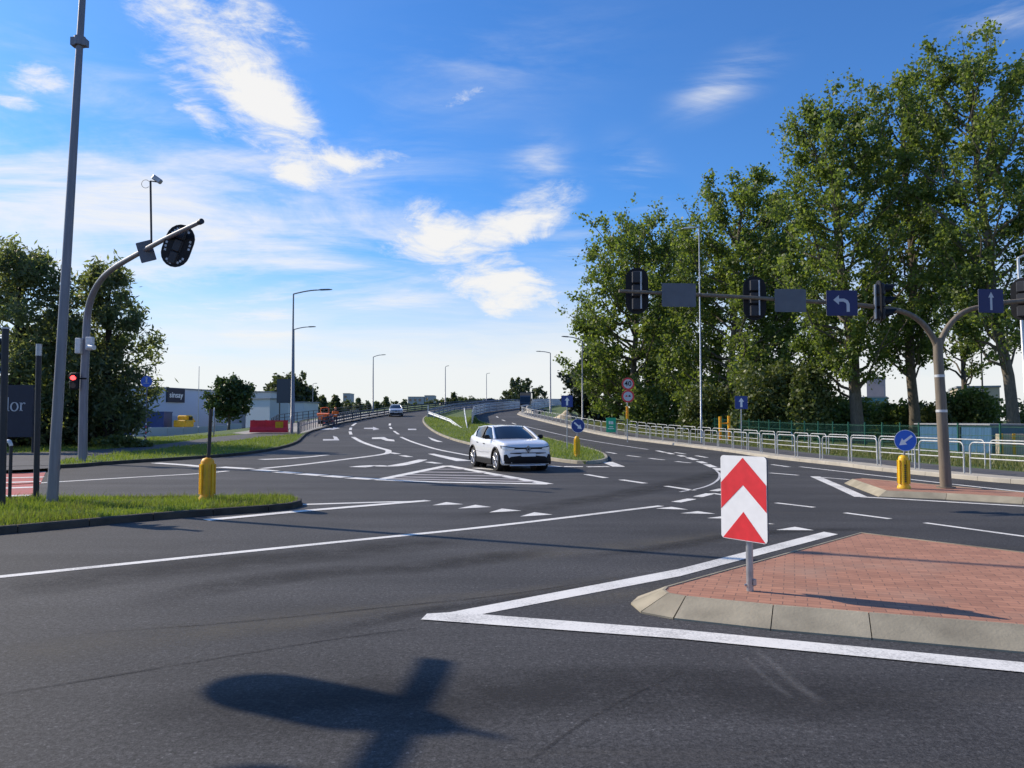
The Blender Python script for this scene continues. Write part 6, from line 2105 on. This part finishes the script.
def make_car(label, loc, rz, paint, detail=True, cat='car', badge=True, group=None):
    """five-door hatchback, nose to local +Y"""
    root = thing('car', label, cat, loc, rz, group)
    st = [  # y, half width, bottom, top (hood / belt), crown
        (2.10, .40, .46, .70), (2.085, .60, .34, .82), (2.01, .755, .25, .905), (1.87, .845, .21, .955), (1.6, .89, .20, 1.00), (1.25, .90, .20, 1.04), (.9, .90, .20, 1.06), (.3, .895, .20, 1.065),
        (-.4, .895, .20, 1.085), (-1.0, .90, .20, 1.12), (-1.5, .895, .21, 1.15), (-1.85, .855, .25, 1.15), (-2.03, .80, .32, 1.10), (-2.10, .70, .42, .97)]
    S = interp_rows(st, 61)
    half = [(0, 0.0), (.55, 0.0), (.86, .0), (.955, .06), (.985, .2), (1.0, .42), (1.0, .6), (.985, .8), (.955, .92), (.89, .985), (.7, 1.0), (.35, 1.012), (0, 1.02)]
    hs = interp_rows(half, 33)
    # wheel arches: pull the lower edge of the flank up over the wheels
    WY, WR, WZ = (1.35, -1.34), .415, .36
    vs = []
    nS, nh = len(S), len(hs)
    ring = [(h[0], h[1]) for h in hs] + [(-h[0], h[1]) for h in hs[-2:0:-1]]
    nr = len(ring)
    for y, w, zb, zt in S:
        for hx, hz in ring:
            z = zb + (zt - zb) * hz
            vs.append((hx * w, y, z))
    fs = [(i * nr + k, i * nr + (k + 1) % nr, (i + 1) * nr + (k + 1) % nr, (i + 1) * nr + k) for i in range(nS - 1) for k in range(nr)]
    fs += [tuple(range(nr - 1, -1, -1)), tuple((nS - 1) * nr + k for k in range(nr))]
    p = MB(paint); p.add(vs, fs, paint, True)
    # cut faces inside wheel wells (flank only)
    from mathutils.bvhtree import BVHTree
    bvh = BVHTree.FromPolygons([Vector(v) for v in p.v], [tuple(f) for f in p.f])

    def fy(x, z):
        h = bvh.ray_cast(Vector((x, 5, z)), Vector((0, -1, 0)))
        return h[0].y if h[0] is not None else 1.7

    def skin_strip(mb_, cols, lift, m_):
        """trim laid on the nose surface: columns (x, z low, z high)"""
        n_ = 4
        vs_ = []
        dense = []
        for a_, b_ in zip(cols[:-1], cols[1:]):
            for k_ in range(4): dense.append(tuple(np.array(a_) * (1 - k_ / 4) + np.array(b_) * (k_ / 4)))
        dense.append(cols[-1])
        for x, z0, z1 in dense:
            for k_ in range(n_):
                z = z0 + (z1 - z0) * k_ / (n_ - 1)
                vs_.append((x * (1 + lift * .4), fy(x, z) + lift, z))
        f_ = [(i * n_ + k_, i * n_ + k_ + 1, (i + 1) * n_ + k_ + 1, (i + 1) * n_ + k_) for i in range(len(dense) - 1) for k_ in range(n_ - 1)]
        mb_.add(vs_, f_, m_, True)
    keep = []
    for f in range(len(p.f)):
        c = np.mean([p.v[i] for i in p.f[f]], axis=0)
        inside = any((c[1] - wy) ** 2 + (c[2] - WZ) ** 2 < WR ** 2 for wy in WY) and abs(c[0]) > .55 and c[2] < .80
        keep.append(not inside)
    p.f = [f for f, k in zip(p.f, keep) if k]; p.mi = [f for f, k in zip(p.mi, keep) if k]; p.sm = [f for f, k in zip(p.sm, keep) if k]
    body = p.build('body', root)
    # dark wheel housings and cladding arches
    q = MB(M['black'])
    for wy in WY:
        for sx in (-1, 1):
            q.tube([(sx * .45, wy, WZ), (sx * .60, wy, WZ)], [WR * .98, WR * .98], 24)
            arc = [(sx * .896, wy + math.cos(a) * (WR + .012), WZ + math.sin(a) * (WR + .012)) for a in np.linspace(-.32, math.pi + .32, 21)]
            q.tube(arc, .034, 6)
    for sx in (-1, 1):
        q.box((sx * .872, .02, .30), (.07, 1.93, .22), bevel=.03)
        q.box((sx * .80, -1.9, .34), (.12, .3, .2), bevel=.04)
    q.build('cladding', root)
    # greenhouse
    belt = [(0, 1.16, 1.05), (.40, 1.11, 1.055), (.70, .93, 1.055), (.80, .55, 1.06), (.83, 0, 1.07), (.835, -.5, 1.085), (.825, -1.0, 1.11), (.775, -1.55, 1.14), (.69, -1.88, 1.14), (.38, -1.98, 1.14), (0, -2.01, 1.14)]
    roof = [(0, .24, 1.475), (.32, .21, 1.47), (.56, .09, 1.445), (.61, -.08, 1.46), (.62, -.30, 1.48), (.62, -.6, 1.49), (.605, -.95, 1.48), (.585, -1.35, 1.45), (.555, -1.62, 1.425), (.32, -1.74, 1.43), (0, -1.77, 1.44)]
    def full(l): return l + [(-x, y, z) for x, y, z in l[-2:0:-1]]
    bl, rf = full(belt), full(roof)
    n = len(bl)
    mids = [tuple(np.array(a) * .5 + np.array(c) * .5 + np.array((.012 * np.sign(a[0]), .03 * (i < 3 or i > n - 3), .018))) for i, (a, c) in enumerate(zip(bl, rf))]
    g = MB(M['glass_dark'])
    g.add(bl + mids + rf, [(i, (i + 1) % n, n + (i + 1) % n, n + i) for i in range(n)] + [(n + i, n + (i + 1) % n, 2 * n + (i + 1) % n, 2 * n + i) for i in range(n)], None, True)
    gl = g.build('window', root)
    r_ = MB(paint)
    ins = [(x * .6, y * .72 - .2, z + .022) for x, y, z in rf]
    ed = [(x * 1.02, y * 1.0, z - .012) for x, y, z in rf]
    ed2 = [(x * 1.015, y * 1.0, z + .012) for x, y, z in rf]
    cen = [(0, -.72, 1.525)]
    r_.add(ed + ed2 + ins + cen, [(i, (i + 1) % n, n + (i + 1) % n, n + i) for i in range(n)] + [(n + i, n + (i + 1) % n, 2 * n + (i + 1) % n, 2 * n + i) for i in range(n)] + [(2 * n + i, 2 * n + (i + 1) % n, 3 * n) for i in range(n)], None, True)
    r_.box((0, -1.82, 1.435), (1.02, .26, .035), bevel=.012)
    r_.build('roof', root)
    for sx in (-1, 1):
        a = MB(paint)
        a.tube([(sx * .785, .96, 1.04), (sx * .695, .55, 1.26), (sx * .58, .10, 1.455)], [.055, .047, .042], 8)
        # thick rear pillar
        quad = [(sx * .825, -1.16, 1.115), (sx * .785, -1.62, 1.14), (sx * .70, -1.89, 1.14), (sx * .565, -1.64, 1.43), (sx * .60, -1.44, 1.45), (sx * .71, -1.42, 1.30)]
        quad2 = [(x + sx * .014, y, z + .004) for x, y, z in quad]
        o = len(quad)
        a.add(quad + quad2, [tuple(range(o)), tuple(o + k for k in reversed(range(o)))] + [(k, (k + 1) % o, o + (k + 1) % o, o + k) for k in range(o)], None)
        a.build('pillar', root)
        bq = MB(M['black']); bq.tube([(sx * .842, -.30, 1.07), (sx * .745, -.32, 1.28), (sx * .63, -.34, 1.475)], [.045, .04, .035], 6); bq.build('pillar', root)
        mm = MB(M['black']); mm.box((sx * .98, .66, 1.12), (.20, .12, .14), bevel=.04); mm.box((sx * .89, .68, 1.07), (.12, .05, .04)); mm.build('mirror', root)
        # headlamp wrapping round the corner
        hl = MB(M['head_lamp'])
        skin_strip(hl, [(sx * x, z0, z1) for x, z0, z1 in ((.48, .745, .785), (.60, .72, .795), (.70, .71, .81), (.78, .71, .825), (.84, .75, .84))], .016, M['head_lamp'])
        hl.build('headlight', root)
        dl_ = MB(M['sign_white']); skin_strip(dl_, [(sx * x, z0, z1) for x, z0, z1 in ((.60, .655, .68), (.70, .57, .675), (.78, .50, .65))], .008, M['sign_white']); dl_.build('running_light', root)
        vt = MB(M['black']); skin_strip(vt, [(sx * x, z0, z1) for x, z0, z1 in ((.62, .36, .40), (.72, .35, .58), (.80, .36, .56))], .010, M['black']); vt.build('side_vent', root)
        ln = MB(M['black']); ln.tube([(sx * .9, .85, .62), (sx * .905, .5, .60), (sx * .905, -.2, .585), (sx * .9, -.95, .60)], .004, 4); ln.box((sx * .9, .02, .885), (.02, .16, .025)); ln.box((sx * .9, -.78, .91), (.02, .14, .025)); ln.build('door_handle', root)
        for wy in WY:
            wroot = MB(M['rubber'])
            x0, x1 = sx * .66, sx * .885
            wroot.tube([(x0, wy, WZ), (x0 + sx * .02, wy, WZ), (x1 - sx * .03, wy, WZ), (x1, wy, WZ)], [.325, .36, .36, .335], 32)
            t_ = wroot.build('tyre', root)
            rm = MB(M['rim'])
            rm.tube([(x1 - sx * .05, wy, WZ), (x1 - sx * .045, wy, WZ)], .24, 24, M['black'])
            rg2 = [(x1 + sx * .004, wy + math.cos(a) * .245, WZ + math.sin(a) * .245) for a in np.linspace(0, 2 * math.pi, 25)]
            rm.tube(rg2, .017, 6, M['rim'])
            for k in range(5):
                a = 2 * math.pi * k / 5 + .3
                for da in (-.16, .16):
                    rm.tube([(x1 + sx * .006, wy + math.cos(a) * .04, WZ + math.sin(a) * .04), (x1 + sx * .002, wy + math.cos(a + da) * .24, WZ + math.sin(a + da) * .24)], [.028, .024], 5, M['rim'])
            rm.tube([(x1 - sx * .01, wy, WZ), (x1 + sx * .015, wy, WZ)], .05, 12, M['rim'])
            rm.build('rim', t_)
    # nose
    gr = MB(M['black'])
    skin_strip(gr, [(x, z0, z1) for x, z0, z1 in ((-.855, .77, .86), (-.78, .735, .85), (-.62, .735, .825), (-.42, .74, .805), (-.2, .745, .80), (0, .745, .80), (.2, .745, .80), (.42, .74, .805), (.62, .735, .825), (.78, .735, .85), (.855, .77, .86))], .009, M['black'])
    gr.prism((0, 2.135, .745), (-1, 0, 0), (0, 0, 1), [(0, -.115), (.10, 0), (0, .115), (-.10, 0)], .06)
    gr.build('grille', root)
    if badge:
        em = MB(M['rim'])
        for h1, w1 in ((.095, .074), (.058, .042)):
            P_ = [(0, -h1), (w1, 0), (0, h1), (-w1, 0)]
            for i in range(4):
                a_, b_2 = P_[i], P_[(i + 1) % 4]
                em.tube([(-a_[0], 2.14, .745 + a_[1]), (-b_2[0], 2.14, .745 + b_2[1])], .007, 5)
        em.build('emblem', root)
    lw = MB(M['black'])
    skin_strip(lw, [(-.78, .27, .36), (-.6, .265, .50), (-.3, .265, .53), (.3, .265, .53), (.6, .265, .50), (.78, .27, .36)], .010, M['black'])
    skin_strip(lw, [(-.62, .605, .625), (-.4, .59, .635), (.4, .59, .635), (.62, .605, .625)], .010, M['black'])
    lw.build('air_intake', root)
    sp_ = MB(paint); sp_.box((0, 2.05, .215), (1.25, .08, .035), bevel=.012); sp_.build('splitter', root)
    pl = MB(M['sign_white']); pl.box((0, 2.125, .555), (.50, .012, .10)); pl.build('licence_plate', root)
    for sx in (-1, 1):
        tl = MB(M['lens_off']); tl.box((sx * .62, -2.04, .98), (.38, .1, .09), bevel=.02); tl.build('tail_light', root)
    return root


make_car('white electric hatchback turning beside the hatched road marking', (-.15, 27.3, 0), R(180 + 19), M['car_white'])
g = G(393.5, 416.8)
c2 = make_car('small silver car coming down the left carriageway of the ramp', (g.x, g.y + 2, H(g.y + 2)), R(180 + 9), M['car_silver'], badge=False)
c2.rotation_euler = (-math.atan(.045), 0, R(180 + 9))
g = Vector(((487 - 512) / FPX * 190, 190, H(190)))
make_car('dark car on the bridge, only its roof above the barrier', g, R(100), M['car_dark'], badge=False)

# lorry going up the right carriageway
gt = G(522.5, 410.8)
root = thing('lorry', 'dark lorry coming down the right carriageway of the bridge', 'lorry', (gt.x + .45, gt.y, H(gt.y)), R(176))
root.scale = (.78, .8, .92)
p = MB(M['car_dark']); p.box((0, -3.6, 1.9), (2.3, 5.2, 2.6), bevel=.05); p.build('cargo_box', root)
p = MB(M['car_dark'])
prof = [(-1.0, .5), (.9, .5), (.98, 1.2), (.9, 1.5), (.62, 2.4), (.3, 2.65), (-1.0, 2.65)]
p.prism((-1.05, 0, 0), (0, 1, 0), (0, 0, 1), prof, -2.1, M['car_dark']); p.build('cab', root)
p = MB(M['glass_dark']); p.add([(-.95, .925, 1.5), (.95, .925, 1.5), (.9, .645, 2.36), (-.9, .645, 2.36)], [(0, 1, 2, 3)]); p.build('windscreen', root)
p = MB(M['black']); p.box((0, .95, .6), (2.1, .16, .36), bevel=.04); p.box((0, .99, 1.05), (1.5, .06, .3)); p.build('bumper', root)
for sx in (-1, 1):
    q = MB(M['head_lamp']); q.box((sx * .8, 1.01, .82), (.32, .06, .16), bevel=.03); q.build('headlight', root)
    q = MB(M['black']); q.box((sx * 1.25, .75, 1.9), (.18, .1, .45), bevel=.04); q.build('mirror', root)
    for wy in (.1, -4.2):
        q = MB(M['rubber']); q.tube([(sx * .75, wy, .45), (sx * 1.08, wy, .45)], .45, 18); q.tube([(sx * 1.08, wy, .45), (sx * 1.09, wy, .45)], .22, 12, M['rim']); q.build('wheel', root)
